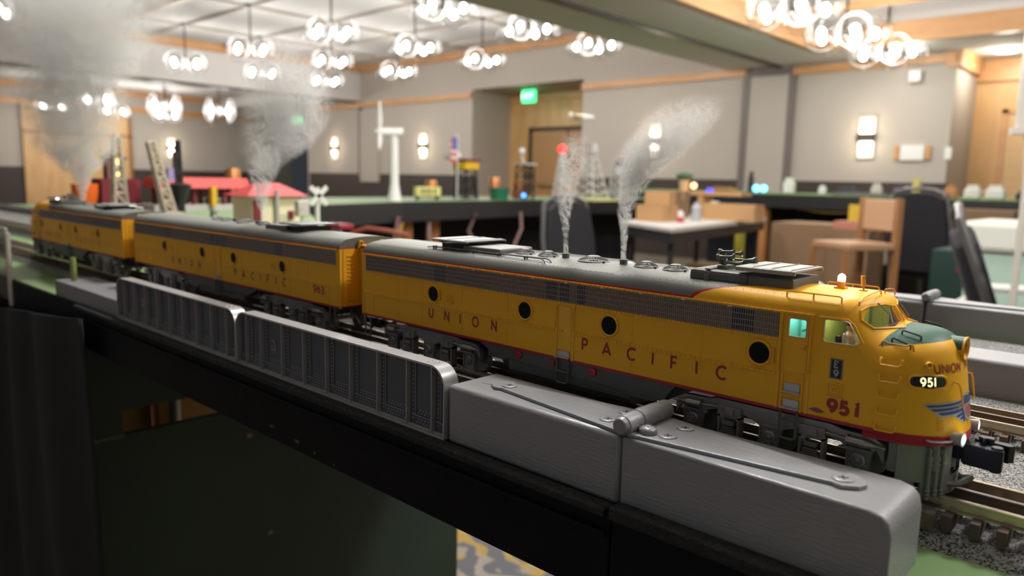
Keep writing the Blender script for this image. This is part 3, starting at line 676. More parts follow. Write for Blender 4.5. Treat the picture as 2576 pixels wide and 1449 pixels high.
def roof_gear(root, rev=False, cab=True, L=430.):
    X = (lambda u: L-u) if rev else (lambda u: u)
    def bx(name, u0, u1, v0, v1, z0, z1, m, bev=.0009):
        u0, u1 = sorted((X(u0), X(u1))); return mm().box(u0, u1, v0, v1, z0, z1).build(name, m, root, ang=0, bevel=bev)
    for u, v, r in ((150.4, 31.5, 7.2), (171.5, 31.8, 7.2), (210.5, 31.5, 10.2), (251, 31.5, 7.6), (271.5, 31.5, 7.6)): fan(root, X(u), v, r)
    for u in (187, 234):
        s = mm(); s.lathe([(2.5, -1), (2.5, 2.2), (2.8, 2.5), (2.8, 3.2), (2.2, 3.4), (2.0, 2.5)], (X(u), 31.5, 88), n=16); s.build('exhaust_stack', M_gry, root)
    bx('air_intake_box', 78, 112, 17, 46, 86, 91.2, mat('black_intake', (.015, .016, .02), .5), 0)
    canopy(root, *sorted((X(73), X(112))), 11, 52, 94.6, 2)
    bx('steam_generator_hatch', 104, 142, 14, 49, 85, 91.2, M_gry, .0012)
    if cab:
        bx('dynamic_brake_hatch', 291, 326, 13, 50, 85.4, 92.6, M_dgry, .0022)
        bx('air_intake_box', 325, 350.5, 14, 49, 85, 92, M_dgry, .0012)
        canopy(root, 319, 351.5, 12.5, 50.5, 96.4, 3, 2.4)
        s = mm(); s.tube([(302, 12.6, 86.6), (302, 12.6, 91), (302, 14, 93), (302, 30, 93.2)], .5, 4); s.box(300.6, 303.6, 12.3, 13.2, 87, 91.8).box(300.6, 303.6, 13.5, 24, 92.6, 93.3); s.build('hatch_strap', M_gry, root, ang=0)
        s = mm()
        for u in np.arange(293, 325, 4): s.sph((float(u), 13, 88.4), .35, 5)
        s.build('rivet_rows', M_gry, root)
    # pipes
    for k, v in enumerate((11.2, 13.6)):
        p = mm(); z = lambda u: 88.8-.0*u
        p.tube([(X(68+k*5), v, 87.6), (X(76), v, 88.2), (X(182+k*3), v, 88.4), (X(186+k*3.4), v-2.2, 88.2), (X(188+k*3.6), v-2.8, 86.8), (X(188+k*3.6), v-2.8, 85)], .48, 6)
        for u in (75, 95, 118, 143, 168): p.cyl((X(u)-.5, v, 88.3), (X(u)+.5, v, 88.3), .85, n=8).cbox(X(u), v, 87.0, 1, .8, 2.4)
        p.build('roof_pipe', mat('pipe_metal', (.13, .125, .12), .35, metal=.6), root)
    s = mm()
    rows = ((20, 68, 3.4), (76, 205, 3.3), (212, 246, 4.), (252, 350, 4.2)) if cab else ((20, 120, 3.6), (150, 290, 4), (300, 410, 4))
    for a, b_, st in rows:
        for u in np.arange(a, b_, st):
            v = 5.6; hh = roof_h(v); s.lathe([(.22, -.1), (.12, .22)], (X(float(u)), v, hh), n=5)
    s.build('roof_rivets', mat('dark_seam', (.05, .05, .045), .7), root, ang=0)
    # seams of roof panels
    s = mm()
    def ribbon(u, w_=.22, v0=5., v1=58.):
        vv = np.linspace(v0, v1, 24); s.strip([(X(u), float(v), roof_h(v)+.06) for v in vv], [(X(u)+w_, float(v), roof_h(v)+.06) for v in vv])
    for u in ((74, 208.5, 245.4, 351.0) if cab else (120, 208, 245, 330)): ribbon(u)
    for a, b_ in ((16, 74), (208.5, 245.4)): s.add([(X(a), 5., roof_h(5)+.06), (X(b_), 5., roof_h(5)+.06), (X(b_), 5.2, roof_h(5.2)+.06), (X(a), 5.2, roof_h(5.2)+.06)], [(0, 1, 2, 3)])
    s.build('panel_seams', MATS['dark_seam'], root, ang=0)
def end_wall(root, u, sg):
    """flat end with louvres, diaphragm and lifting lugs; sg is the outward direction"""
    e = mm(); sec = [(p[0], p[1]) for p in SEC]
    lo = [p for p in sec if p[1] < 78.2]; e.prism([(4, 28.4), (4, 77.8), (59, 77.8), (59, 28.4)], 'x', *sorted((u, u+sg*.5)))
    for h in range(12): e.box(*sorted((u+sg*.4, u+sg*1.2)), 8, 16, 34+h*3.4, 34.8+h*3.4).box(*sorted((u+sg*.4, u+sg*1.2)), 47, 55, 34+h*3.4, 34.8+h*3.4)
    for a, b_ in ((0, 1.1), (61.9, 63)): e.box(*sorted((u-sg*.2, u+sg*1.)), a, b_, 27, 78)
    e.build('end_wall', M_yel, root, ang=0)
    d = mm(); d.box(*sorted((u, u+sg*9)), 20, 22, 30, 80).box(*sorted((u, u+sg*9)), 41, 43, 30, 80).box(*sorted((u, u+sg*9)), 20, 43, 79, 81)
    d.build('diaphragm', mat('diaphragm_yellow', (.62, .28, .015), .6), root, ang=0)
    for v in (19.5, 42): g = mm(); g.prism([(v-3, 78), (v-1.4, 84.8), (v+1.4, 84.8), (v+3, 78)], 'x', *sorted((u+sg*1, u+sg*3))); g.cyl((u+sg*.5, v, 82.6), (u+sg*3.4, v, 82.6), 1.1, n=10, m=1); g.build('lifting_lug', [M_yel, M_glassblk], root, ang=0)
    c = mm(); c.box(*sorted((u, u+sg*14)), 28, 35, 12, 17).box(*sorted((u+sg*10, u+sg*18)), 26, 37, 10, 18); c.tube([(u, 16, 20), (u+sg*8, 15, 13), (u+sg*16, 16, 14)], 1., 6).tube([(u, 47, 20), (u+sg*8, 48, 13), (u+sg*16, 47, 14)], 1., 6); c.build('drawbar', M_blk, root, ang=30)
def underbody(root, L=430.):
    t = mm(); a, b = 136., 290.
    for y0, y1 in ((.8, 3.), (60, 62.2)): t.prism([(136, 27.2), (294, 27.2), (291, 24), (286, 16.8), (278, 14.6), (262, 14.6), (262, 17), (164, 19.5), (158, 17.6), (150, 21), (139, 25.5)], 'y', y0, y1)
    t.prism([(3, 20), (2, 17), (2.4, 12), (5, 8.4), (10, 7), (53, 7), (58, 8.4), (60.6, 12), (61, 17), (60, 20)], 'x', 164, 262)
    t.box(140, 286, 6, 57, 16, 28)
    t.build('fuel_tank', M_dgry, root, ang=25)
    for u in (174.7, 236.2):
        c = mm(); c.lathe([(2.4, 0), (2.4, .8), (1.9, 1.2), (1., 1.2), (.9, .8)], (u, .8, 23.9), (0, -1, 0), 14)
        for k in range(8): c.cbox(u+2.2*math.cos(k*PI/4), .2, 23.9+2.2*math.sin(k*PI/4), .9, 1., .9)
        c.build('filler_cap', mat('cap_red', (.5, .015, .04), .4), root)
    mm().cbox(204.4, .3, 23.8, 2.4, 1.4, 3.2).build('emergency_cutoff', MATS['cap_red'], root, bevel=.0004)
    f = mm(); f.box(2, 392, 12, 51, 24, 29); f.build('underframe', M_blk, root, ang=0)
def car_shell(root, u0, u1, name='carbody'):
    b = mm(); n = len(SEC); xs = [u0, u1]
    vs = [(x, p[0], p[1]) for x in xs for p in SEC]; fs = [(i, i+1, n+i+1, n+i) for i in range(n-1)]
    b.add(vs, fs); inner = [(p[0]+(1 if p[0] < 31 else -1), p[1]-.8) for p in SEC]
    b.add([(u0, p[0], p[1]) for p in SEC], [tuple(range(n))]); b.add([(u1-.2, p[0], p[1]) for p in SEC], [tuple(range(n))[::-1]])
    b.add([(u0, 0, 27), (u1, 0, 27), (u1, 63, 27), (u0, 63, 27)], [(0, 1, 2, 3)])
    return b.build(name, M_body, root, ang=50, recalc=True)
def grab(root, pts, m=M_yel, r=.42, name='grab_iron'):
    return mm().tube(pts, r, 6).build(name, m, root)

def engine_a(root, fine=True):
    sides = (-1, 1) if not fine else (-1,)
    car_shell(root, 0, 351.4)
    cb = bpy.data.objects.new('cab_and_nose', cab_mesh(.5)); C.objects.link(cb); cb.parent = root
    for sd in ((-1,) if fine else (1,)): side_parts(root, sd, fine)
    truck(root, 79.6); truck(root, 348.4); roof_gear(root); end_wall(root, 0, -1); underbody(root)
    sd = -1 if fine else 1; P = side_fn(sd)
    # cab door
    d = mm(); d.tube([P(*(u, .15, h)) for u, h in [(353.6, 49)]+[(353.6, 74)]+[(354.8, 75.6), (364.2, 75.6), (365.4, 74), (365.4, 49), (364.2, 47.6), (354.8, 47.6)]], .32, 5, True)
    sbox(d, sd, 361.6, 364.8, 0, 1.2, 61.3, 62.2); sbox(d, sd, 363.6, 364.5, 0, .9, 59.8, 60.8)
    d.build('cab_door', M_yel, root, ang=30)
    d = mm(); sbox(d, sd, 351.0, 352.6, -.2, .7, 28.4, 77.4); sbox(d, sd, 366.4, 367.6, -.2, .6, 28.4, 77.2)
    for a, b_ in ((351.2, 367.9),): battens(d, sd, a, b_, 77.5, .9)
    for h in np.arange(46, 76, 2.4): dot(d, sd, 351.9, float(h), .25, .7); dot(d, sd, 367, float(h), .25, .6)
    for u in (354.2, 364.4): sbox(d, sd, u-.4, u+.4, 0, .8, 28.4, 46); dot(d, sd, u, 46.6, .8)
    sbox(d, sd, 352, 366.5, 0, .4, 45.2, 45.8)
    for u in (357.5, 361): dot(d, sd, u, 46.6, .3)
    d.build('door_frame', M_yel, root, ang=30)
    for u, a, b_ in ((352.1, 74.3, 48), (366.9, 74, 49)): grab(root, [P(u, .2, a), P(u, 1.6, a-.4), P(u, 1.8, a-2), P(u, 1.8, b_), P(u, .2, b_-.4)], r=.4)
    for h in (37.9, 29.6):
        s = mm(); sbox(s, sd, 355.6, 363.4, 0, .7, h+.4, h+4.2); s.add([P(355.2, .6, h+.6), P(363.6, .6, h+.6), P(363.9, 2.4, h), P(354.9, 2.4, h)], [(0, 1, 2, 3)])
        sbox(s, sd, 354.9, 363.9, .5, 2.5, h-.4, h+.1)
        for u in (356.4, 359.4, 362.6): dot(s, sd, u, h+3.6, .26, .7)
        for u in (356.2, 362.8): dot(s, sd, u, h+1.4, .26, .7)
        s.build('cab_step', M_step, root, ang=0)
    s = mm(); s.tube([P(354.8, 1, 27.4), P(354.8, 1.2, 14.5), P(356, 1.2, 13.6), P(361.8, 1.2, 13.6), P(363, 1.2, 14.5), P(363, 1, 27.4)], .75, 5); sbox(s, sd, 354.8, 363, .7, 1.5, 22.4, 23.6); s.build('step_stirrup', M_dgry, root, ang=0)
    # glazing and cab interior
    for poly, nm in ((CABWIN, 'cab_window_glass'), (DOORWIN, 'door_glass')):
        g = mm(); y = .9 if sd < 0 else 62.1; g.add([(p[0], y, p[1]) for p in poly], [tuple(range(len(poly)))]); w_ = g.build(nm, M_glass, root, ang=0)
        fr = mm(); fr.tube([P(p[0], -.1, p[1]) for p in poly], .3, 5, True); fr.build('window_frame', mat('frame_pale', (.6, .55, .4), .35), root)
    mm().cyl(P(382.2, -.4, 65.8), P(382.7, -.4, 76.6), .22, n=6).build('window_post', M_steel, root)
    grab(root, [P(370.2, .2, 77.4), P(383.6, .3, 77.6), P(386.2, .1, 75.6), P(391, .3, 67.6)], name='window_eave', r=.42)
    for s_ in (-1, 1):
        g = mm(); g.add([(nose_u(31.5+s_*a, h)-.9, 31.5+s_*a, h) for a, h in SHIELD], [tuple(range(len(SHIELD)))]); g.build('windshield_glass', M_glass, root, ang=0)
        g = mm(); g.tube([nose_pt(31.5+s_*a, h, .1) for a, h in SHIELD], .45, 5, True); g.build('windshield_gasket', M_yel, root)
        g = mm(); a0 = nose_pt(31.5+s_*14, 84.6, .5); a1 = nose_pt(31.5+s_*11, 78.0, .9); g.tube([a0, a1], .28, 5).tube([nose_pt(31.5+s_*10, 81.0, .8), nose_pt(31.5+s_*13, 75.4, .8)], .3, 5); g.build('wiper', mat('wiper_metal', (.25, .24, .22), .35, metal=.7), root)
    if fine:
        i = mm(); i.box(352.5, 367.4, 18, 19, 44, 83, 0).box(352.5, 353.5, 3, 60, 44, 77, 0)
        for k in range(3): i.box(354+k*4.6, 354.6+k*4.6, 17.4, 18.2, 46, 84, 2)
        i.tube([(355.5, 17.4, 66), (360, 17.4, 68.6), (365.5, 17.4, 72)], .35, 4, m=2).tube([(359.8, 17.4, 60), (359.8, 17.4, 80)], .35, 4, m=2)
        i.box(367.8, 369, 3, 60, 44, 77, 1).box(367.8, 369, 8, 55, 77, 82, 1); i.box(369, 388, 45, 46, 44, 80, 1); i.box(369, 392, 2.5, 60, 52, 53, 1); i.box(374, 380, 40, 45, 53, 80, 1).box(386, 391.5, 3, 60, 53, 66, 1)
        i.build('cab_interior', [mat('interior_cyan', (.25, .72, .72), .6), mat('interior_green', (.30, .42, .10), .6), mat('interior_cyan_dark', (.10, .40, .42), .6)], root, ang=0)
        l = mm().box(372, 384, 8, 12, 79.8, 80.4).build('cab_lamp', mat('lamp_white', (1, 1, 1), .5, em=((1, .98, .9), 4.)), root, ang=0)
        l = mm().box(355, 365, 6, 10, 80, 80.6).build('cab_lamp', mat('lamp_cyan', (.6, 1, 1), .5, em=((.6, 1, .98), 4.5)), root, ang=0)
        for p, c_, e in (((379, 14, 78), (1, 1, .85), .005), ((360, 9, 77), (.75, 1, .98), .0035)):
            ld = bpy.data.lights.new('cab_light', 'POINT'); ld.energy = e; ld.shadow_soft_size = .002; ld.color = c_
            lo = bpy.data.objects.new('cab_light', ld); C.objects.link(lo); lo.parent = root; lo.location = Vector(p)*K
    # class plate
    pl = mm(); fn = lambda x, y: P(376.9+x if sd < 0 else 382.9-x, .12, 48.4+y)
    decal_poly(pl, [(0, 0), (6, 0), (6, 9.9), (0, 9.9)], fn, 0, 99); fn2 = lambda x, y: P(376.9+x if sd < 0 else 382.9-x, .17, 48.4+y)
    for a in (((.35, .35), (5.65, .35)), ((5.65, .35), (5.65, 9.5)), ((5.65, 9.5), (.35, 9.5)), ((.35, 9.5), (.35, .35))):
        L = offs(a, .11, False); R = offs(a, -.11, False); pl.strip([fn2(*p) for p in L], [fn2(*p) for p in R], 1)
    glyph(pl, 'E', fn2, 3.7, .62, 1.5, 5.3, 1., 1, (0, .04*sd, 0)); glyph(pl, '9', fn2, 3.7, .7, 1.7, 1.0, 1., 1, (0, .04*sd, 0))
    pl.build('class_plate', [mat('plate_black', (.008, .008, .012), .4), mat('plate_grey_letter', (.35, .35, .36), .5)], root, ang=0, recalc=False)
    if fine:
        pl = mm(); fn = lambda x, y: P(x, .13, y)
        decal_poly(pl, [(368.2, 31.2), (370.4, 30.5), (372.4, 30.1), (374.6, 30.4), (376.1, 31.1), (374.6, 31.9), (372.3, 32.6), (370.3, 32.2)], fn, 0); pl.build('builder_emblem', mat('emblem_purple', (.20, .07, .09), .5), root, ang=0, recalc=False)
    # nose: ladder rungs both sides
    vof = (lambda v: v) if sd < 0 else (lambda v: 63-v)
    for h in (62, 54.3, 46.6, 38.9, 31.2):
        q = lambda u, v, z: (u, vof(v), z)
        v1 = 1.6; grab(root, [q(399.2, .2, h), q(399.2, -1.2, h-.3), q(399.3, -1.9, h-1.6), q(399.8, -2.2, h-2.3), q(407., -.9, h-2.5), q(407.7, -.3, h-1.8), q(407.8, .3, h-.4), q(407.8, v1+.6, h)], r=.42)
        mm().sph(q(399.2, -.1, h), .8, 6).sph(q(407.8, .9, h), .8, 6).build('grab_bracket', M_yel, root)
    grab(root, [(398.6, vof(2.4), 67), (398.6, vof(1.6), 69.5), (399.2, vof(1.4), 70), (401, vof(1.8), 69.2), (408, vof(4.2), 68.6), (409.4, vof(4.6), 69.4), (410.6, vof(5.), 69.2), (411, vof(5.6), 66.4)], mat('grab_orange', (.45, .2, .02), .45))
    for s_ in (1, -1):
        V_ = lambda v: v if s_ > 0 else 63-v
        for a, b_, v in ((403.4, 411.6, 13.4), (401.1, 409.2, 7.2)):
            za = roof = 76.2-.075*(a-395)-.0085*(31.5-v)**2-.8
            def top_h(u, v):
                lo, hi = 50., 90.
                for _ in range(20):
                    md = (lo+hi)/2
                    if f_body(np.float64(u), np.float64(v), np.float64(md)) < 0: lo = md
                    else: hi = md
                return lo
            ha, hb = top_h(a, v), top_h(b_, v)
            mm().tube([(a, V_(v), ha), (a, V_(v), ha+1.5), (a+.5, V_(v), ha+1.9), (b_-.5, V_(v), hb+1.9), (b_, V_(v), hb+1.5), (b_, V_(v), hb)], .42, 6).build('hood_grab', mat('grab_dark', (.02, .035, .03), .35), root)
    # headlight
    hl = mm(); hl.lathe([(5.2, -16), (5.2, -.4), (5.6, .1), (5.5, .5), (4.9, .3), (4.4, -1.5), (2.5, -3.4)], (426.2, 31.5, 66.6), (1, 0, 0), 28)
    vs = [p[2] for p in hl.v]
    hl.build('headlight_housing', nose_paint, root)
    mm().lathe([(4.5, -1), (3, -.6), (.3, -.5)], (426.2, 31.5, 66.6), (1, 0, 0), 20).build('headlight_lens', M_glass, root)
    mm().lathe([(4.2, -3.2), (2, -4.5), (.3, -5)], (426.2, 31.5, 66.6), (1, 0, 0), 20).build('reflector', mat('brass_reflector', (.9, .7, .35), .2, metal=.8, em=((1, .9, .6), .6)), root)
    # nose details
    for s_ in (1, -1):
        V_ = (lambda v: v) if s_ > 0 else (lambda v: 63-v)
        nb = mm(); ctr = []
        for x, y in rrect(s_of(3.0), s_of(14.4), 50.3, 56.0, 2.8, 5): ctr.append((x, y))
        fnn = lambda x, y, o=.3: (lambda p: (p[0], V_(p[1]), p[2]))(nose_pt(x, y, o))
        fns = lambda x, y, o=.3: fnn(v_of(x), y, o); fr = mm(); fr.tube([fns(x, y, .15) for x, y in ctr], .6, 6, True); fo = fr.build('number_board', M_yel, root)
        decal_poly(nb, ctr, lambda x, y: fns(x, y, .1), 0); sc_ = (s_of(3.0)+s_of(14.4))/2; x = sc_-3.9
        for ch in '951': glyph(nb, ch, (lambda a, b_: fns(a, b_, .3)) if s_ > 0 else (lambda a, b_: fns(2*sc_-a, b_, .3)), 4.2, .6, x, 51.05, .85, 1, (.04, -.02, 0)); x += {'9': 3.05, '5': 2.95}.get(ch, 2)
        nb.build('number_panel', [mat('board_black', (.012, .008, .006), .25), mat('lit_digits', (1, 1, .6), .5, em=((1, .93, .45), 1.7))], fo, ang=0, recalc=False)
        p0 = nose_pt(8., 60.6, 0); p1 = nose_pt(8., 60.6, 1.8); n_ = Vector(p1)-Vector(p0); c_ = (p0[0], V_(p0[1]), p0[2]); n_.y *= s_
        mm().lathe([(1.7, -1), (1.6, 1.2), (1.3, 1.6), (.9, 1.2), (.8, .4)], c_, tuple(n_), 12).build('class_light', M_yel, root)
        lv = mm()
        for k in range(6): lv.tube([fnn(10.1+k*-.0, 31.4+k*1.05, .05), fnn(11.3, 31.4+k*1.05, .05), fnn(12.6, 31.4+k*1.05, .05)], .33, 5)
        lv.build('nose_louvre', M_yel, root)
        g = mm(); g.tube([fnn(18.6, 52.8, .1), fnn(19.0, 52.4, 1.7), fnn(20.2, 50.5, 2.), fnn(21.3, 41.5, 2.), fnn(21.3, 41, .1)], .42, 6); g.build('grab_iron', M_yel, root)
    # nose lettering
    x = 9.4; 
    x = s_of(9.5)
    for ch in 'UNION':
        L = mm(); x = glyph(L, ch, lambda a, b_: nose_pt(v_of(a), b_, .15), 4.5, .66, x, 56.9, 1.04, None, (.04, -.02, 0))+.72; L.build('nose_letter', M_letter, root, ang=0, recalc=False)
    for ch, vx in (('P', 30.5), ('A', 33.2), ('C', 37.4), ('I', 41.5), ('F', 43.4), ('I', 46.6), ('C', 48.4)):
        L = mm(); glyph(L, ch, lambda a, b_: nose_pt(a, b_, .15), 4.5, .66, vx, 56.9, .95, None, (.05, 0, 0)); L.build('nose_letter', M_letter, root, ang=0, recalc=False)
    # winged shield
    em = mm()
    for s_ in (1, -1):
        fn = (lambda o: (lambda x, y: (lambda p: (p[0], p[1] if s_ > 0 else 63-p[1], p[2]))(nose_pt(x, y, o))))
        decal_poly(em, [(5.4, 43.2), (14, 43.9), (25, 44.4), (26, 34.2), (24.2, 33.6), (20.6, 35.4), (17.6, 37.4), (14, 37.2), (10.6, 37.4), (8.8, 39.6), (6.6, 41.8)], fn(.14), 0)
        for pl_ in ([(6.4, 42.6), (24, 43.8), (24, 42.7), (7.4, 41.6)], [(7.8, 40.9), (24.2, 42.0), (24.4, 40.9), (9.0, 39.8)], [(10.2, 39.2), (24.4, 40.3), (24.4, 38.9), (11.6, 38.0)],
                    [(18.8, 37.4), (24.6, 38.5), (24.6, 37.2), (20.2, 36.3)], [(21.4, 35.7), (24.8, 36.7), (24.8, 35.4), (22.8, 34.9)]): decal_poly(em, pl_, fn(.26), 1)
        decal_poly(em, [(24, 43.4), (25.4, 43.2), (27.2, 41.0), (27.2, 36.), (26.4, 33.9), (24.8, 33.6)], fn(.3), 1)
    fn = lambda x, y: nose_pt(x, y, .36)
    sh = [(25.2, 45.6), (28, 46.3), (31.5, 45.7), (35, 46.3), (37.8, 45.6), (38, 40), (36.6, 36), (31.5, 32.6), (26.4, 36), (25., 40)]
    decal_poly(em, sh, fn, 0, 1.); fn = lambda x, y: nose_pt(x, y, .46)
    decal_poly(em, [(25.8, 45.1), (28, 45.6), (31.5, 45.1), (35, 45.6), (37.2, 45.1), (37.2, 41.4), (25.8, 41.4)], fn, 1, 1.)
    for k in range(6): x = 26.6+k*1.9; yb = 35.6-(3.2-abs(x+.4-31.5))*.4 if abs(x-31) < 3.4 else 36.8; decal_poly(em, [(x, 40.8), (x+.85, 40.8), (x+.85, yb), (x, yb)], fn, 2, 1.)
    em.build('winged_shield_emblem', [mat('emblem_silver', (.42, .40, .37), .4), mat('emblem_blue', (.03, .055, .20), .5), mat('emblem_red', (.5, .06, .05), .5)], root, ang=0, recalc=False)
    # red pilot skirt with ribs, follows the nose plan
    vv = [0.0, .2]+[float(x) for x in np.linspace(.8, 31.5, 22)]
    def ring(h, o, vlist=vv):
        pts = [(394., -o, h)]
        for v in vlist[2:]: p = nose_pt(v, 30., o); pts.append((p[0], p[1], h))
        pts += [(p[0], 63-p[1], p[2]) for p in pts[-2::-1]]; return pts
    sk = mm(); prof = [(28.6, .2), (27.9, .5), (27.2, .1), (26.6, .5), (25.9, .1), (25.3, .5), (24.6, .1), (24., .4), (23.6, 0)]; R_ = [ring(h, o) for h, o in prof]
    for a, b_ in zip(R_[:-1], R_[1:]): sk.strip(a, b_)
    sk.add(ring(23.6, 0), [tuple(range(len(R_[0])))]); sk.build('nose_skirt', M_red, root, ang=50)
    pi = mm()
    def pv(f0, f1, h0, h1, o, du=0):
        A = []; B = []
        for k in range(9):
            v = f0+(f1-f0)*k/8; p = nose_pt(v, 30, o); A.append((p[0]+du-2, p[1], h1)); B.append((p[0]+du-2, p[1], h0))
        return A, B
    for s_ in (1, -1):
        Y_ = lambda L: [(p[0], p[1] if s_ > 0 else 63-p[1], p[2]) for p in L]
        for f0, f1, h0, h1 in ((2.5, 22, 5.6, 24.2), (8, 31.5, -1, 8)):
            A, B = pv(f0, f1, h0, h1, -.6); A2, B2 = pv(f0, f1, h0, h1, -2.2)
            pi.strip(Y_(A), Y_(B)).strip(Y_(A2), Y_(B2)).strip(Y_(B), Y_(B2)); pi.add(Y_([A[0], B[0], B2[0], A2[0]]), [(0, 1, 2, 3)]).add(Y_([A[-1], B[-1], B2[-1], A2[-1]]), [(0, 1, 2, 3)])
        p = nose_pt(6.2, 30, -.4); pi.box(p[0]-7, p[0]-2.2, *sorted((Y_([(0, p[1]-1.4, 0)])[0][1], Y_([(0, p[1]+1, 0)])[0][1])), 3.6, 5.6)
        pi.box(p[0]-7.2, p[0]-6.2, *sorted((Y_([(0, p[1]-1.4, 0)])[0][1], Y_([(0, p[1]+2, 0)])[0][1])), 3.6, 11)
    pi.box(396, 424, 10, 53, 12, 24)
    pi.box(405, 409, 4, 59, 9, 25)
    po = pi.build('pilot', mat('pilot_grey', (.20, .205, .18), .45), root, ang=40)
    for k in range(3):
        h_ = mm(); p = nose_pt(10.+k*2.9, 30, 0); x, y = p[0]-1.6, p[1]-.6
        y = y if sd < 0 else 63-y
        h_.tube([(x-1.2, y+1, 21.5), (x-.6, y-.2, 22.6), (x, y-.5, 22), (x, y-.5, 18)], .62, 6).cyl((x, y-.5, 17), (x, y-.5, 19), 1.15, n=8).cyl((x, y-.5, 2), (x, y-.5, 17), .85, n=8).cyl((x, y-.5, 14.6), (x, y-.5, 15.4), 1.25, n=8).cyl((x, y-.5, 2), (x, y-.5, 3.2), 1.25, n=8)
        h_.sph((x, y-.5, .6), 1.2, 6).sph((x, y-.5, -1.2), .9, 6).build('brake_hose', MATS['pilot_grey'], po)
    grab(root, [nose_pt(6.5, 26.8, .6), nose_pt(7.4, 26.3, 1.6), nose_pt(10, 26.2, 1.8), nose_pt(14, 26.3, 1.8), nose_pt(16, 26.8, .6)], mat('rail_grey', (.34, .34, .33), .4), .5, 'pilot_handrail')
    # ditch lamps and coupler
    for v in (16.5, 46.5):
        d = mm(); d.lathe([(2.2, -6), (2.6, -2), (3.1, 0), (3.2, .6), (2.8, .6)], (431.6, v, 27.6), (1, -.12 if v < 30 else .12, 0), 16); do = d.build('marker_light', MATS['rail_grey'], root)
        mm().lathe([(2.8, .3), (1.8, .8), (.3, 1.)], (431.6, v, 27.6), (1, -.12 if v < 30 else .12, 0), 14).build('lens', mat('marker_glow', (1, 1, 1), .4, em=((.92, .94, 1), 2.4 if fine else 2.)), do)
    c = mm(); c.box(416, 434, 27.5, 35.5, 14.8, 22.5); c.prism([(431, 26.6), (438, 27.2), (441.5, 30.4), (446.5, 27.8), (446.5, 24.6), (442, 23.8), (438, 24.6), (431, 25)], 'z', 13.6, 23.6)
    c.prism([(433, 36.4), (440, 36.4), (447, 35.2), (449, 38.2), (446, 40.4), (438, 39.6), (433, 38.8)], 'z', 15.4, 23.6); c.box(430, 440, 26, 38, 14, 22.8); c.cyl((443.6, 27.6, 12.6), (443.6, 27.6, 24.4), 2.5, n=14).cyl((437.5, 31.5, 22), (437.5, 31.5, 26.4), 1., n=8); c.box(434.8, 441, 34.2, 38.6, 24, 25.6)
    c.build('coupler', mat('coupler_black', (.008, .008, .014), .3, spec=.3), root, ang=30, bevel=.0003)
    s = mm(); s.tube([(424, 20, 4), (430, 26, 3.4), (434, 31.5, 6), (430, 37, 3.4), (424, 43, 4)], 1.5, 6); s.build('coupler_step', MATS['pilot_grey'], root)
    # beacon, antenna, roof grabs, horn
    b = mm(); b.box(365.4, 370.6, 29, 34.2, 86.6, 88.9); b.lathe([(2., 88.6), (2., 91.6), (1.7, 91.8)], (368, 31.5, 0), n=18); bo = b.build('beacon_base', mat('beacon_orange', (.62, .28, .02), .45), root)
    mm().lathe([(1.8, 91.6), (1.9, 92.4), (1.9, 94.2), (1.3, 95.2), (.3, 95.7)], (368, 31.5, 0), n=16).build('beacon_dome', mat('beacon_glow', (1, 1, 1), .3, em=((.72, .75, 1), 5.)), bo)
    if fine:
        ld = bpy.data.lights.new('beacon_light', 'POINT'); ld.energy = .003; ld.shadow_soft_size = .003; ld.color = (.62, .6, 1)
        lo = bpy.data.objects.new('beacon_light', ld); C.objects.link(lo); lo.parent = root; lo.location = (.372, .029, .0965)
        ld = bpy.data.lights.new('marker_spot', 'POINT'); ld.energy = .003; ld.shadow_soft_size = .003; ld.color = (.85, .88, 1)
        lo = bpy.data.objects.new('marker_light_lamp', ld); C.objects.link(lo); lo.parent = root; lo.location = (.437, .0165, .0285)
    a = mm(); a.box(377.4, 380.8, 30, 33, 87.6, 88.6).cyl((379, 31.5, 88), (379, 31.5, 90.4), .5, n=8).cyl((378.9, 31.5, 90.4), (378.2, 31.5, 95.6), 1.05, 1., n=10); a.build('antenna', MATS['beacon_orange'], root)
    for v0 in (4.4, 58.6):
        gh = roof_h(v0)
        mm().tube([(351.5, v0, gh), (351.5, v0, gh+2.2), (352.3, v0, gh+2.8), (377.4, v0, gh+2.8), (378.2, v0, gh+2.2), (378.2, v0, gh)], .38, 6).tube([(364.8, v0, gh), (364.8, v0, gh+2.8)], .38, 6).build('roof_grab', MATS['beacon_orange'], root)
    for v0, v1 in ((4.6, 28.6), (58.4, 34.4)):
        L = []
        for k in range(8):
            v = v0+(v1-v0)*k/7; u = 386.2+2.*k/7; L.append((u, v, roof_h(v)+1.4))
        L = [(L[0][0], L[0][1], L[0][2]-2)]+L+[(L[-1][0], L[-1][1], L[-1][2]-2)]
        mm().tube(L, .36, 6).build('roof_grab', MATS['beacon_orange'], root)
    h = mm(); h.box(303.5, 309, 22, 34, 92.6, 94.6)
    for (x, y, z, ln, r, dz) in ((305, 24, 99.4, 7, 1.7, 1), (304, 28, 102, 6, 1.5, 1), (306, 32, 101, 7, 1.7, 1), (306, 26.4, 96.2, 11, 2.6, -1), (308, 34.5, 97.6, 12, 3.0, -1)):
        h.lathe([(1.5, -3.2), (1.6, -1.8), (.9, -1.4), (.7, 0), (.8, ln*.5), (r*.62, ln*.8), (r, ln), (r*.86, ln-.2), (r*.4, ln*.78)], (x, y, z), (1, 0, .04*dz), 14)
    h.tube([(303.6, 23, 98), (303, 28, 100), (304, 34.6, 98), (304, 30, 94)], 1.1, 6).tube([(305.6, 26, 94), (305.4, 26.6, 98.5), (304, 28.6, 101)], 1., 6)
    h.build('air_horn', M_horn, root, ang=50)
nose_paint = None
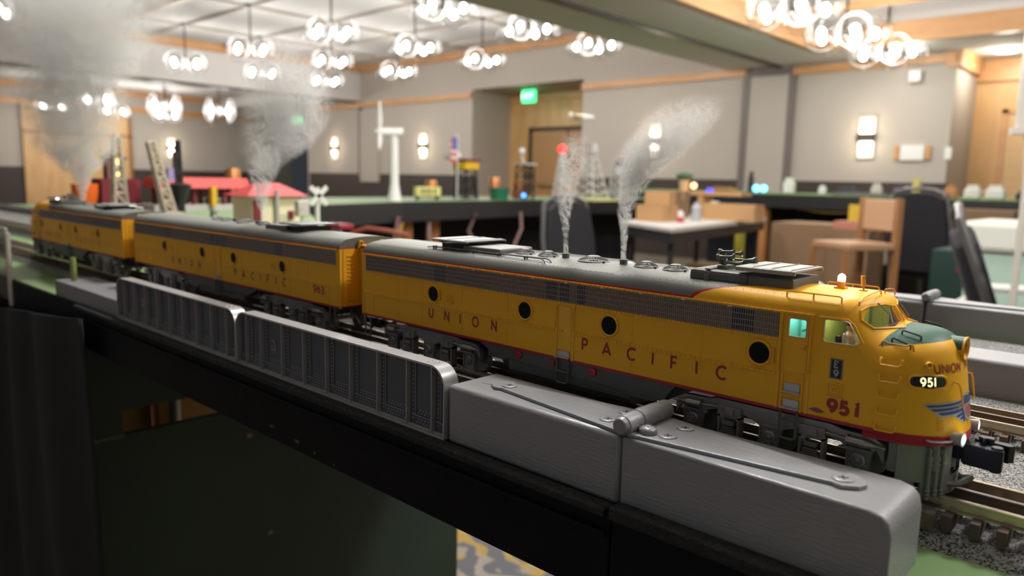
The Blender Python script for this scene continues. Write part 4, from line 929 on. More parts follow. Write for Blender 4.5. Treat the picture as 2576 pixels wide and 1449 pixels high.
def mk_hl():
    q = NT('headlight_paint'); tc = q.n('ShaderNodeTexCoord'); sp = q.n('ShaderNodeSeparateXYZ'); q.l(tc.outputs['Object'], sp.inputs[0])
    g = q.math('MULTIPLY', q.math('GREATER_THAN', sp.outputs[2], .0664), q.math('LESS_THAN', sp.outputs[0], .4255))
    q.l(q.mix(g, YEL, GRN), q.b.inputs['Base Color']); q.b.inputs['Roughness'].default_value = .4; return q.m
nose_paint = mk_hl()
RZ = .961
A = empty('diesel_locomotive', (-.502, .36, RZ), 'yellow and grey cab locomotive in front, numbered 951, with its nose towards the camera', 'model locomotive', 'three locomotives of the train')
engine_a(A, True)
B = empty('booster_locomotive', (-.536, .423, RZ), 'yellow cabless booster unit numbered 963J in the middle of the train', 'model locomotive', 'three locomotives of the train', PI)
B.scale = (1.045, 1, 1)
b_paint = M_body
def paint_b():
    q = NT('booster_paint'); tc = q.n('ShaderNodeTexCoord'); sp = q.n('ShaderNodeSeparateXYZ'); q.l(tc.outputs['Object'], sp.inputs[0]); h = sp.outputs[2]
    c = q.mix(q.math('GREATER_THAN', h, .0779), YEL, RED); c = q.mix(q.math('GREATER_THAN', h, .0789), c, GRY); c = q.mix(q.math('LESS_THAN', h, .0284), c, RED)
    q.l(c, q.b.inputs['Base Color']); q.b.inputs['Roughness'].default_value = .5; q.b.inputs['Specular IOR Level'].default_value = .25; return q.m
sh_ = car_shell(B, 0, 430); sh_.data.materials[0] = paint_b()
side_parts(B, 1, False, cab=False); truck(B, 79.6); truck(B, 350.4); roof_gear(B, cab=False); end_wall(B, 0, -1); end_wall(B, 430, 1); underbody(B)
T = empty('trailing_locomotive', (-1.025, .423, RZ), 'rearmost yellow cab locomotive at the far end of the train facing away', 'model locomotive', 'three locomotives of the train', PI)
engine_a(T, False)
# engineer figure seated inside the lead cab
e = empty('engineer_figure', (-.502+.3815, .36+.010, RZ+.053), 'small seated engineer figure in white shirt and black cap at the cab side window', 'figure')
sk = mat('figure_skin', (.5, .25, .16), .5); shirt = mat('figure_shirt', (.55, .55, .55), .35); dk = mat('figure_black', (.01, .01, .012), .3)
b = mm(); b.lathe([(3.4, 0), (3.6, 3), (3.1, 6), (3.7, 10.5), (3.2, 13), (1.4, 14.4), (1.2, 15.6)], (0, 0, 3), (0, 0, 1), 12)
for s_ in (-1, 1): b.tube([(0, s_*3.4, 15), (1.2, s_*4.6, 11.4), (4.2, s_*4., 9.4), (7., s_*2.6, 10.4)], 1.2, 7, rs=[1.5, 1.4, 1.1, .9]).tube([(0, s_*1.8, 4), (6, s_*2.2, 4), (7.4, s_*2.2, 0)], 1.5, 7, rs=[1.8, 1.5, 1.2])
b.build('body', shirt, e)
h = mm(); h.sph((.4, 0, 19.8), 2.2, 10, (.95, .85, 1.12)); h.cyl((2.4, 0, 19.8), (3., 0, 19.4), .4, .2, n=6).sph((.2, 1.9, 19.8), .5, 5).sph((.2, -1.9, 19.8), .5, 5)
for s_ in (-1, 1):
    h.sph((7.2, s_*2.5, 10.5), .8, 6)
    for k in range(4): h.tube([(7.4, s_*(2.1+k*.3), 10.6), (8.6-.1*k, s_*(2.1+k*.3), 10.3), (8.9, s_*(2.1+k*.3), 9.7)], .17, 4)
    h.tube([(7.2, s_*1.8, 10.4), (8., s_*1.5, 10.5)], .2, 4)
h.build('head_and_hands', sk, e)
mm().lathe([(2.35, 0), (2.5, 1.4), (1.6, 2.4), (.4, 2.5)], (.2, 0, 20.6), (0, 0, 1), 14).box(1.6, 4.4, -1.7, 1.7, 20.7, 21.).build('cap', dk, e)
mm().box(-5.4, -3.6, -4, 4, 1, 15).box(-5, 4, -3.6, 3.6, -.2, 1).build('seat', dk, e, bevel=.0008)
e.rotation_euler = (0, 0, -.25)
# ---------------------------------------------------------------- tables, bridge and tracks (same millimetre frame as the lead engine: x from its rear, y from its near side, z above the rail)
OX, OY = -.502, .36
def tmm(): return MB(K, (OX, OY, RZ))
def loc(u, v, h): return (OX+u*K, OY+v*K, RZ+h*K)
M_green = mat('layout_green_paint', (.15, .255, .09), .55, var=(6, (.19, .29, .13), .4, .7))
M_gb = mat('satin_grey_spray', (.245, .25, .265), .36, metal=.12, bump=(60, .25, .002), var=(9, (.29, .29, .29), .5, .8))
def grain(m):
    t = m.node_tree; mp = t.nodes.new('ShaderNodeMapping'); mp.inputs['Scale'].default_value = (.35, 2.5, 2.5)
    for n in t.nodes:
        if n.type == 'TEX_NOISE' and abs(n.inputs['Scale'].default_value-60) < 1:
            t.links.new(t.nodes['Texture Coordinate'].outputs['Object'], mp.inputs[0]); t.links.new(mp.outputs[0], n.inputs['Vector']); n.inputs['Scale'].default_value = 320; n.inputs['Distortion'].default_value = .5
        if n.type == 'BUMP': n.inputs['Strength'].default_value = .35; n.inputs['Distance'].default_value = .0008
grain(M_gb)
M_ap = mat('black_painted_timber', (.006, .006, .008), .62, spec=.12, bump=(40, .5, .002))
M_dg = mat('dark_green_plywood', (.014, .032, .02), .6, bump=(20, .3, .002), var=(4, (.02, .045, .03), .4, .7))
M_foam = mat('black_foam_strip', (.008, .008, .009), .7, bump=(260, 1., .004))
def granite():
    q = NT('granite_ballast'); tc = q.n('ShaderNodeTexCoord'); vo = q.n('ShaderNodeTexVoronoi', ins={'Scale': 1500.}); q.l(tc.outputs['Object'], vo.inputs['Vector'])
    sp = q.n('ShaderNodeSeparateColor'); q.l(vo.outputs['Color'], sp.inputs[0]); r = q.n('ShaderNodeValToRGB'); e = r.color_ramp.elements
    e[0].position = .12; e[0].color = (.03, .03, .035, 1); e[1].position = .75; e[1].color = (.62, .61, .58, 1); x = e.new(.35); x.color = (.25, .25, .25, 1)
    q.l(sp.outputs[0], r.inputs[0]); q.l(r.outputs[0], q.b.inputs['Base Color']); q.b.inputs['Roughness'].default_value = .8
    bu = q.n('ShaderNodeBump', ins={'Strength': 1., 'Distance': .002}); q.l(vo.outputs['Distance'], bu.inputs['Height']); bu.invert = True; q.l(bu.outputs[0], q.b.inputs['Normal']); return q.m
M_ball = granite()
def part_of(root, mb, name, m, **k):
    o = mb.build(name, m, **k); o.parent = root; o.matrix_parent_inverse = Matrix.Translation(root.location).inverted(); return o
# layout tables either side of the walkway gap
rt = empty('right_layout_table', loc(800, 0, -961), 'green topped layout table section at the lower right edge', 'layout table')
part_of(rt, tmm().box(302, 1900, -60, 700, -33, -21), 'table_top', M_green, ang=0)
part_of(rt, tmm().box(300, 1900, -66, -60, -150, -24), 'front_board', M_ap, ang=0, bevel=.001)
part_of(rt, tmm().box(300, 312, -60, 620, -170, -33), 'end_board', M_dg, ang=0)
for u in (330, 1500): 
    for v in (20, 560): part_of(rt, tmm().box(u, u+60, v, v+60, -961, -33), 'leg', M_ap, ang=0)
lt = empty('left_layout_table', loc(-1500, 300, -961), 'green topped layout table at the left behind the black drape', 'layout table')
part_of(lt, tmm().prism([(-498, -60), (-498, 578), (-1000, 690), (-1178, 770), (-3050, 1790), (-3600, 1790), (-3600, -60)], 'z', -33, -23), 'table_top', M_green, ang=0)
part_of(lt, tmm().box(-3600, -498, -64, -60, -100, -23.5), 'front_board', M_ap, ang=0)
part_of(lt, tmm().box(-500.5, -490, -64, 578, -165, -34), 'end_board', M_dg, ang=0)
part_of(lt, tmm().box(-512, -500, -60, 577, -961, -201), 'end_panel', M_dg, ang=0)
part_of(lt, tmm().box(-512, -500, -60, -20, -201, -165), 'end_batten', M_dg, ang=0)
part_of(lt, tmm().box(-499.8, -499.2, -60, -18, -203, -199), 'batten_edge', mat('worn_green_edge', (.06, .12, .08), .6), ang=0)
part_of(lt, tmm().prism([(-1178, 770), (-1182, 758), (-3054, 1778), (-3050, 1790)], 'z', -110, -23.5), 'side_board', M_ap, ang=0)
part_of(lt, tmm().box(-790, -788.5, -60, 60, -23.2, -22.6), 'module_seam', M_blk, ang=0)
tag(tmm().box(-499.9, -499.3, 180, 188, -408, -403).build('paint_chip', mat('chip_tan', (.25, .18, .13), .6), ang=0), 'tan chip in the dark green end panel, lower one', 'paint chip')
tag(tmm().box(-499.9, -499.3, 150, 158, -246, -241).build('paint_chip', MATS['chip_tan'], ang=0), 'tan chip in the dark green end panel, upper one', 'paint chip')
# lift bridge
br = empty('lift_bridge', loc(-100, 260, -73), 'long black lift bridge carrying the two tracks across the walkway gap', 'bridge')
part_of(br, tmm().box(-497, 299, -66, -50, -73, -24), 'near_beam', M_ap, ang=0, bevel=.0012)
part_of(br, tmm().box(-497, 299, 560, 577, -73, -24), 'far_beam', M_ap, ang=0)
part_of(br, tmm().box(-497, 300, -50, 560, -36, -22), 'deck', M_ap, ang=0)
part_of(br, tmm().box(-496, 298, -70.5, -60, -26.5, -22), 'foam_strip', M_foam, ang=0, bevel=.001)
part_of(rt, tmm().box(301, 426, -70.5, -60.2, -26.5, -19.6), 'foam_strip', M_foam, ang=0, bevel=.001)
part_of(br, tmm().box(-497, 298, -69, -66, -38, -34.5), 'cap_moulding', M_ap, ang=0, bevel=.001)
chip = tmm()
for u, v, du, dv in ((60, -63, 5, 2), (66, -62, 3, 1), (98, -66, 6, 2.4), (124, -68, 3, 1.6), (150, -70, 2, 1.2)): chip.box(u-96, u-96+du, -66.3, -65.9, v, v+dv)
part_of(br, chip, 'worn_paint', mat('chip_green', (.04, .07, .055), .6), ang=0)
# grey hinge blocks
def block(u0, u1, v0, v1, h0, h1, label, rnd=.0025, endround=False):
    m = tmm()
    if endround: m.prism([(u0, h0), (u1, h0), (u1, h1-9), (u1-1.2, h1-4), (u1-4, h1-1.2), (u1-9, h1), (u0, h1)], 'y', v0, v1)
    else: m.box(u0, u1, v0, v1, h0, h1)
    return tag(m.build('hinge_block', M_gb, ang=40, bevel=rnd), label, 'bridge block', 'grey painted hinge blocks')
def screw(root, u, v, h, r=4.6, domed=False, phil=True):
    s = tmm(); 
    if domed: s.lathe([(r, 0), (r*1.05, 1.6), (r*.98, 2.4), (r*.6, 3.5), (r*.15, 3.9)], (u, v, h), n=24)
    else: s.lathe([(r, 0), (r, .45), (r*.9, .7), (r*.2, .5)], (u, v, h), n=24)
    z = h+(3.7 if domed else .55)
    for a in (.5, .5+PI/2):
        R = Matrix.Rotation(a, 3, 'Z'); s.cbox(u, v, z, r*.95, r*.22, .25, 1, R)
    part_of(root, s, 'screw', [M_gb, mat('screw_recess', (.06, .06, .065), .5)], ang=40)
def strap_hinge(u, v, h, near=True):
    hg = empty('strap_hinge', loc(u, v, h), 'large grey painted strap hinge screwed across the %s blocks' % ('near' if near else 'far'), 'hinge', 'strap hinges')
    for s in (-1, 1):
        lf = [(u+s*2.5, v-20), (u+s*2.5, v+19), (u+s*10, v+18), (u+s*98, v+6), (u+s*99, v+8), (u+s*102, v+8.5), (u+s*105, v+6.5), (u+s*108, v+4.5), (u+s*109.5, v), (u+s*108, v-4.5), (u+s*105, v-6.5), (u+s*102, v-8.5), (u+s*99, v-8), (u+s*98, v-7)]
        part_of(hg, tmm().prism(lf, 'z', h, h+1.9), 'leaf', M_gb, ang=0, bevel=.0004)
        if near:
            for du, dv, d in ((17 if s < 0 else 19, -9, 0), (17 if s < 0 else 19, 8, 0), (100 if s > 0 else 96, -.5, 0)): screw(hg, u+s*du, v+dv, h+1.9)
            screw(hg, u+s*9.5, v+(13 if s < 0 else -12), h+1.9, 4.4, True)
    p = tmm()
    for a, b, r in ((-21, -8, 5.2), (-8, 9.5, 5.45), (9.5, 20, 5.2)): p.cyl((u, v+a+.3, h+5.4), (u, v+b-.3, h+5.4), r, n=24)
    p.cyl((u, v-20, h+5.4), (u, v+19, h+5.4), 4.9, n=20); p.cyl((u, v-23.6, h+5.4), (u, v-21, h+5.4), 3.9, 5., n=20)
    part_of(hg, p, 'hinge_pin', M_gb, ang=40, bevel=.0004)
b1 = block(171, 299.3, -60, -17, -23, 14, 'grey painted block between the plate girder and the near hinge')
b2 = block(300.2, 426, -60, -17, -23, 14, 'large grey painted block with rounded end at the lower right', .004, True)
o = tmm().lathe([(6.2, 0), (6.2, .18), (.3, .2)], (185, -36, 14), n=28).build('wood_plug', M_gb); o.parent = b1
strap_hinge(300, -39, 14)
b3 = block(-598, -374, -60, -12, -23, -3.3, 'low grey block at the left end of the bridge under the green peg', .001)
# right-hand middle and far blocks
block(170, 299, 281, 328, -23, 14, 'grey block on the middle line left of the hinge joint, hidden behind the train'); block(300.5, 460, 281, 328, -23, 14, 'grey block in the middle line behind the locomotive nose')
block(172, 281.5, 548, 596, -23, 16, 'grey block of the far line left of its hinge'); block(283, 640, 548, 596, -23, 16, 'long grey block of the far line at the right edge')
strap_hinge(282.5, 570, 16, False); h2 = copy_tree([x for x in C.objects if x.name == 'strap_hinge'][0]); h2.location = (h2.location.x+.002, h2.location.y+.343, h2.location.z); tag(h2, 'grey strap hinge on the middle block behind the locomotive nose')
# plate girders
M_gp = mat('girder_silver_paint', (.40, .40, .41), .34, metal=.35)
M_gw = mat('girder_web_dark', (.085, .09, .115), .45, metal=.15)
def girder(u0, u1, v, label, ribs, fine=True, R_=13):
    g = empty('plate_girder', loc(u0, v, -22), label, 'bridge girder', 'silver plate girders')
    top = 24.; prof = [(u0, -19.5)]+[(u0, top-R_)]+arc(u0+R_, top-R_, R_, R_, 180, 90, 8)[1:]+arc(u1-R_, top-R_, R_, R_, 90, 0, 8)+[(u1, -19.5)]
    inn = [(u0+1.3, -19.5)]+[(u0+1.3, top-R_)]+arc(u0+R_, top-R_, R_-1.3, R_-1.3, 180, 90, 8)[1:]+arc(u1-R_, top-R_, R_-1.3, R_-1.3, 90, 0, 8)+[(u1-1.3, -19.5)]
    part_of(g, tmm().prism(inn, 'y', v-1, v+1), 'web_plate', M_gw, ang=0)
    f = tmm(); n = len(prof); vs = []
    for y in (v-6, v+6): vs += [(p[0], y, p[1]) for p in prof]+[(p[0], y, p[1]) for p in inn]
    fs = []
    for i in range(n-1): fs += [(i, i+1, 2*n+i+1, 2*n+i), (n+i, n+i+1, 3*n+i+1, 3*n+i), (i, i+1, n+i+1, n+i), (2*n+i, 2*n+i+1, 3*n+i+1, 3*n+i)]
    f.add(vs, fs); part_of(g, f, 'top_flange', M_gp, ang=40)
    b = tmm(); b.box(u0, u1, v-6.5, v+6.5, -22, -20.6).box(u0, u1, v-4, v+4, -20.6, -19.6)
    part_of(g, b, 'bottom_flange', M_gp, ang=0, bevel=.0003)
    a = tmm(); a.box(u0+1, u1-1, v-2, v-1, -19.6, -13.6, 1); a.box(u0+1, u1-1, v-2.1, v-1.9, -13.9, -13.5); part_of(g, a, 'flange_angle', [M_gp, M_gw], ang=0)
    for r in ribs:
        q = tmm(); q.box(r-.4, r+.4, v-5.2, v-1, -20, top-.9); q.box(r+.4, r+5.6, v-1.7, v-1, -19, top-1.5, 1); q.box(r+5.4, r+5.7, v-1.75, v-1.6, -19, top-1.5)
        part_of(g, q, 'stiffener', [M_gp, M_gw], ang=0)
    if fine:
        q = tmm()
        def rv(u, h, y=v-1.9): q.lathe([(.45, 0), (.4, .35), (.12, .55)], (u, y, h), (0, -1, 0), 6)
        for r in ribs:
            for k in range(14): rv(r+3.4, -16+k*2.85)
        for i in range(len(ribs)-1):
            x = ribs[i]+8
            while x < ribs[i+1]-3.5:
                for j, hh in enumerate((-18, -15.8)): rv(x+(j % 2)*1.3, hh, v-2)
                for j, hh in enumerate((-12.2, -10.2)): rv(x+(j % 2)*1.3, hh, v-1)
                x += 3.1
        for u in (150, 156.5): 
            for y in (-2, 2): q.lathe([(.5, 0), (.2, .5)], (u if u1 > 0 else u-270, v+y, top), (0, 0, 1), 6)
        part_of(g, q, 'rivets', mat('rivet_bright', (.55, .55, .55), .3, metal=.6), ang=0)
        q = tmm(); x = ribs[1]+12; q.box(x, x+5.5, v-1.6, v-1, 5, 6).box(x+4.6, x+5.5, v-1.6, v-1, -1, 6).box(x, x+5.5, v-1.6, v-1, -2, -1).box(x, x+1, v-1.6, v-1, -2, 1); part_of(g, q, 'maker_plate', M_gp, ang=0)
    return g
girder(-98, 170, -56, 'silver plate girder with riveted ribs beside the near hinge block', [-82, -57.5, -24.5, 7, 38, 68.5, 100.5, 132, 156.8])
girder(-373, -99, -56, 'silver plate girder with riveted ribs, further and left one of the near pair', [-357, -327, -297, -267, -237, -207, -177, -147, -118])
girder(-105, 170, 560, 'far side plate girder glimpsed over the roof, right one', [-80, -40, 0, 40, 80, 130], False)
girder(-400, -107, 560, 'far side plate girder glimpsed over the roof, left one', [-380, -330, -280, -230, -180, -130], False)
# ballast beds and tracks
def bed(v, u0, u1, name, label, w=27.5, hd=-21):
    m = tmm(); n = int((u1-u0)/12); rnd = random.Random(v)
    cols = [(-w-4, hd-.5), (-w-1.5, hd+3), (-w+2, -15.4), (-17, -13.2), (0, -12.6), (17, -13.2), (w-2, -15.4), (w+1.5, hd+3), (w+4, hd-.5)]
    vs = []; fs = []
    for i in range(n+1):
        u = u0+(u1-u0)*i/n; vs += [(u, v+c[0]+rnd.uniform(-.8, .8), c[1]+rnd.uniform(-.3, .3)*(0 < j < 8)) for j, c in enumerate(cols)]
    k = len(cols)
    for i in range(n): fs += [(i*k+j, i*k+j+1, (i+1)*k+j+1, (i+1)*k+j) for j in range(k-1)]
    m.add(vs, fs); o = m.build(name, M_ball, ang=60); return tag(o, label, 'ballast', None, 'stuff')
bed(31.5, 302, 900, 'ballast', 'grey granite ballast under the front track at the lower right'); bed(180, 302, 900, 'ballast', 'grey granite ballast under the second track behind the nose')
tag(tmm().box(302, 900, 58, 154, -21, -13.4).box(302, 900, 214, 280, -21, -14)
        .box(302, 900, 332, 528, -21, -14).build('ballast', M_ball, ang=0), 'flat grey ballast fill between the two tracks at the right, with hidden strips added against green bounce', 'ballast', None, 'stuff')  # strips beyond the second track are added, hidden, to keep green bounce off the blocks
bed(31.5, -3600, -600, 'ballast', 'grey ballast under the front track at the far left', hd=-23); bed(180, -3600, -500, 'ballast', 'grey ballast under the second track at the far left', hd=-23)
tag(tmm().box(-3400, -1190, 215, 560, -22.9, -19).build('ballast', M_ball, ang=0), 'broad grey ballast field at the left beyond the tracks', 'ballast', None, 'stuff')
M_rail = mat('rail_nickel', (.42, .36, .26), .25, metal=.85); M_railc = mat('rail_centre_dark', (.16, .12, .10), .45, metal=.6); M_tie = mat('brown_wood_tie', (.095, .062, .05), .75, bump=(300, .4, .001))
M_tieb = mat('weathered_board', (.12, .095, .07), .7, var=(60, (.22, .18, .13), .45, .6))
def track(v, u0, u1, label, ties, far):
    t = empty('railway_track', loc((u0+u1)/2, v, -13), label, 'toy track', 'three rail tracks')
    def rail(y, m, hr=0.):
        p = [(-2.6, -6), (2.6, -6), (2.6, -5.4), (.6, -4.7), (.5, -1.6), (1.25, -1.2), (1.25, -.2), (.9, hr), (-.9, hr), (-1.25, -.2), (-1.25, -1.2), (-.5, -1.6), (-.6, -4.7), (-2.6, -5.4)]
        part_of(t, tmm().prism([(v+y+a, b) for a, b in p], 'x', u0, u1), 'rail', m, ang=30)
    rail(-16, M_rail); rail(16, M_rail); rail(0, M_railc, -.2)
    tm = None; rnd = random.Random(3)
    for u in ties:
        if tm is None:
            b = MB(K); b.box(-2, 2, -24.5, 24.5, -7.5, 0); tm = b.build('tie', M_tie, ang=0, bevel=.0003); o = tm
        else: o = tm.copy(); C.objects.link(o)
        o.parent = t; o.location = (OX+u*K-t.location.x, OY+v*K-t.location.y, RZ-.0062-t.location.z); o.rotation_euler = (0, 0, rnd.uniform(-.03, .03))
    m = tmm()
    for u in far: m.box(u-2, u+2, v-24.5, v+24.5, -13.6, -6.2)
    if len(far): tag(part_of(t, m, 'ties', M_tie, ang=0), kind='stuff')
    return t
tr = track(31.5, -3600, 1000, 'three rail track under the train, running out at the lower right', [431+10.6*i for i in range(24)]+[-490-10.6*i for i in range(40)], [-915-10.6*i for i in range(230)])
part_of(tr, tmm().box(-497, 426, 4.5, 10.5, -14, -6.3), 'running_board', M_tieb, ang=0)
track(180, -3600, 1000, 'second three rail track behind the locomotive nose', [310+10.6*i for i in range(36)], [-500-10.6*i for i in range(270)])
track(430, -3600, 300, 'third track behind the train on the bridge', [], [-500-10.6*i for i in range(270)])
tag(tmm().lathe([(3.6, -3.3), (3.7, 24), (3.2, 27), (.4, 27.4)], (-572, -45, 0), n=20).build('green_peg', mat('peg_green', (.20, .24, .06), .5)), 'short green round peg standing on the low grey block', 'peg')
# clear acrylic guard at far left
ac = glass_mat('acrylic', (.93, .92, .9), .25, .08); 
g = empty('acrylic_guard', loc(-1000, -66, -60), 'clear acrylic edge guard at the left edge in front of the track', 'guard panel')
part_of(g, tmm().box(-1400, -795, -67, -63, -62, 52), 'sheet', ac, ang=0); part_of(g, tmm().box(-799, -789, -68, -62, -64, 47), 'edge_strip', mat('acrylic_edge', (.62, .56, .48), .3), ang=0, bevel=.002)
part_of(g, tmm().box(-1400, -799, -68, -62, 40, 54), 'top_strip', mat('acrylic_top', (.6, .56, .52), .35), ang=0, bevel=.004)
# black drape hanging over the left table front
def drape():
    m = tmm(); nu, nh = 120, 26; vs = []; rnd = random.Random(5)
    for j in range(nh):
        t = j/(nh-1)
        for i in range(nu):
            s = i/(nu-1); u = -1900+s*(1478+8*t)
            f = 13*math.sin(s*62+1.8*math.sin(t*3+s*9))*(.35+.75*t)+6*math.sin(s*29+2*t)*(.3+t)
            top = -52-28*max(0, (s-.86)/.14)**1.3*0
            vs.append((u+6*math.sin(s*62+1), -86-f-10*t, (-66+38*max(0, (s-.72)/.28))*(1-t)-951*t-2*math.sin(s*60)*(1-t)))
    fs = [(j*nu+i, j*nu+i+1, (j+1)*nu+i+1, (j+1)*nu+i) for j in range(nh-1) for i in range(nu-1)]
    m.add(vs, fs); o = m.build('table_drape', mat('black_cloth', (.0075, .0075, .010), .85), ang=80); so = o.modifiers.new('thickness', 'SOLIDIFY'); so.thickness = .0012
    return tag(o, 'black cloth drape hanging in folds at the left foreground', 'drape')
drape()
# things glimpsed through the slit in the end panel
wb_ = empty('timber_brace', loc(-900, 150, -300), 'orange stained timber board glimpsed through the slit under the bridge', 'timber')
part_of(wb_, tmm().box(-900, -880, -40, 160, -420, -120), 'board', wood('orange_timber', (.72, .34, .12), (.85, .46, .18), (4, 4, 4)), ang=0)
part_of(wb_, tmm().box(-892, -860, 165, 320, -420, -120), 'board', MATS['orange_timber'], ang=0)
for y, z in ((10, -195), (40, -180)): part_of(wb_, tmm().lathe([(11, 0), (11, 3), (6, 8), (1, 9)], (-880, y, z), (1, 0, 0), 16), 'knob', MATS['brass'])
part_of(wb_, tmm().cyl((-862, 195, -420), (-862, 195, -120), 9, n=14), 'pipe', M_white)
# ---------------------------------------------------------------- the rest of the layout and the room behind (metres)
def th(name, label, cat, locn, group=None, rz=0): return empty(name, locn, label, cat, group, rz)
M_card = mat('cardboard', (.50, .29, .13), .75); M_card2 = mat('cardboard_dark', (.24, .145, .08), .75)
M_blackf = mat('black_fabric', (.011, .011, .015), .85); M_bfr = mat('black_frame', (.02, .02, .022), .4)
DZ = .938
L2 = th('side_layout_table', 'green topped layout table with black fascia crossing behind the train roofs', 'layout table', (-4.6, 4.5, 0))
def abs_part(root, mb, name, m, **k):
    o = mb.build(name, m, **k); o.parent = root; o.matrix_parent_inverse = Matrix.Translation(root.location).inverted(); return o
edge = [(-3.66, 2.16), (-3.7, 2.22), (-4.12, 3.3), (-4.36, 5.2), (-4.4, 7.3)]
abs_part(L2, MB().prism(edge+[(-5.3, 7.3), (-5.3, 5), (-5.0, 3), (-4.9, 2.16)], 'z', DZ-.02, DZ), 'table_top', M_green, ang=0)
m = MB()
for a, b in zip(edge[:-1], edge[1:]): m.add([(a[0]+.005, a[1], DZ-.003), (b[0]+.005, b[1], DZ-.003), (b[0]+.005, b[1], DZ-.14), (a[0]+.005, a[1], DZ-.14)], [(0, 1, 2, 3)])
abs_part(L2, m, 'fascia', M_bfr, ang=0)
m = MB()
for a, b in zip(edge[:-1], edge[1:]): m.add([(a[0]-.45, a[1], DZ-.03), (b[0]-.45, b[1], DZ-.03), (b[0]-.45, b[1], .0), (a[0]-.45, a[1], .0)], [(0, 1, 2, 3)])
abs_part(L2, m, 'skirt', M_blackf, ang=0)
M_leg = wood('orange_leg', (.45, .19, .06), (.55, .26, .10), (3, 3, 1))
for x, y in ((-4.25, 3.4), (-4.35, 3.75), (-4.5, 5.4), (-3.8, 2.4)): abs_part(L2, MB().box(x-.06, x, y, y+.09, 0, DZ-.03), 'leg', M_leg, ang=0)
for i, (x, y, c) in enumerate(((-4.06, 3.2, (.30, .17, .17)), (-4.18, 3.6, (.28, .18, .18)), (-4.24, 4.1, (.25, .16, .16)), (-4.28, 4.7, (.33, .2, .19)), (-4.12, 3.3, (.5, .3, .05)), (-3.8, 2.5, (.16, .03, .06)))):
    rnd = random.Random(i); p = [(x+rnd.uniform(-.02, .02), y+rnd.uniform(-.05, .05)*k, DZ-.1-k*.14) for k in range(6)]
    abs_part(L2, MB().tube(p, .014, 6), 'wire', mat('wire_%d' % i, c, .5), ang=60)
ZB = 1.03
BK = th('rear_layout_table', 'green topped layout table along the back wall at the right', 'layout table', (-1.5, 7.8, 0))
abs_part(BK, MB().box(-5.3, 3.2, 7.3, 8.5, ZB-.03, ZB), 'table_top', M_green, ang=0); abs_part(BK, MB().box(-4.3, 3.2, 7.29, 7.3, ZB-.14, ZB-.012), 'fascia', M_bfr, ang=0); abs_part(BK, MB().box(-4.3, 3.2, 8.0, 8.02, 0, ZB-.03), 'skirt', M_blackf, ang=0)
for x in (-3.4, -2.1, -.9, .6): abs_part(BK, MB().box(x, x+.09, 7.35, 7.44, 0, ZB-.03), 'leg', M_leg, ang=0)
for x in (-3.2, -1.9, -.6): abs_part(BK, MB().tube([(x+k*.12, 7.34, .93-.07*math.sin(PI*k/9)) for k in range(10)], .008, 5), 'cable', mat('cable_yellow', (.3, .22, .05), .5), ang=60)
# --- buildings and accessories on the left table
M_cream = mat('station_cream', (.82, .73, .50), .7); M_rroof = mat('red_roof', (.48, .05, .055), .6); M_dred = mat('dark_red_siding', (.16, .012, .02), .6)
s = th('station_house', 'cream toy station house with red hipped roof just above the booster unit', 'toy building', (-1.79, .985, DZ))
MB().box(-.05, .05, -.068, .07, 0, .112).build('walls', M_cream, s, ang=0)
MB().add([(-.062, -.085, .11), (.062, -.085, .11), (.062, .085, .11), (-.062, .085, .11), (0, -.03, .142), (0, .035, .142)], [(0, 1, 4), (2, 3, 5), (1, 2, 5, 4), (3, 0, 4, 5), (0, 3, 2, 1)]).build('roof', M_rroof, s, ang=0)
MB().box(.05, .054, .03, .046, .05, .072).build('window', M_dred, s, ang=0); MB().box(.05, .054, -.066, -.045, 0, .1).build('door', M_dred, s, ang=0); MB().cyl((.058, -.004, 0), (.058, -.004, .125), .006, n=8).build('downpipe', mat('pipe_grey', (.42, .4, .38), .5), s)
s = th('platform_shelter', 'long toy platform shelter with red canopy roof', 'toy building', (-2.2, .99, DZ))
for i in range(12): xx = -.035 if i % 2 else .02; MB().box(xx, xx+.015, -.12+i//2*.045, -.112+i//2*.045, .07, .125).build('post', M_dred, s, ang=0)
MB().prism([(-.05, .12), (.05, .12), (.03, .15), (-.03, .15)], 'y', -.14, .14).build('roof', mat('canopy_red', (.6, .06, .05), .5), s, ang=0)
MB().box(-.06, .06, -.15, .16, .055, .072).build('platform', mat('platform_grey', (.5, .48, .45), .7), s, ang=0)
for y in (-.12, .02, .14): MB().box(.03, .05, y, y+.012, 0, .056).build('platform_leg', MATS['platform_grey'], s, ang=0)
tag(MB().box(-2.14, -2.12, .995, 1.01, DZ+.07, DZ+.125).build('yellow_post', mat('yellow_plastic', (.7, .42, .02), .5), ang=0), 'yellow post standing on the toy platform', 'post')
s = th('water_tank', 'orange round tank seen behind the smoke at the left', 'toy tank', (-2.3, .716, DZ)); MB().lathe([(.026, .065), (.033, .10), (.034, .126), (.030, .127), (.028, .1)], n=22).build('tank', mat('orange_plastic', (.75, .14, .015), .45), s)
for a in (0, 2.1, 4.2): MB().cyl((.024*math.cos(a), .024*math.sin(a), 0), (.02*math.cos(a), .02*math.sin(a), .07), .003).build('leg', M_white, s)
s = th('coaling_shed', 'dark red toy shed next to the lattice light tower', 'toy building', (-2.32, .803, DZ)); MB().box(-.04, .04, -.05, .055, 0, .142).build('walls', M_dred, s, ang=0)
MB().box(-.015, .02, -.026, .022, .142, .20).build('cupola', mat('cupola_brown', (.18, .10, .07), .7), s, ang=0); MB().prism([(-.036, .197), (.032, .197), (-.002, .224)], 'x', -.02, .024).build('cupola_roof', mat('roof_brown', (.14, .11, .09), .7), s, ang=0)
MB().box(.021, .024, -.008, .006, .15, .205).build('lit_window', mat('warm_window', (1, .7, .3), .5, em=((1, .55, .18), 3.)), s, ang=0)
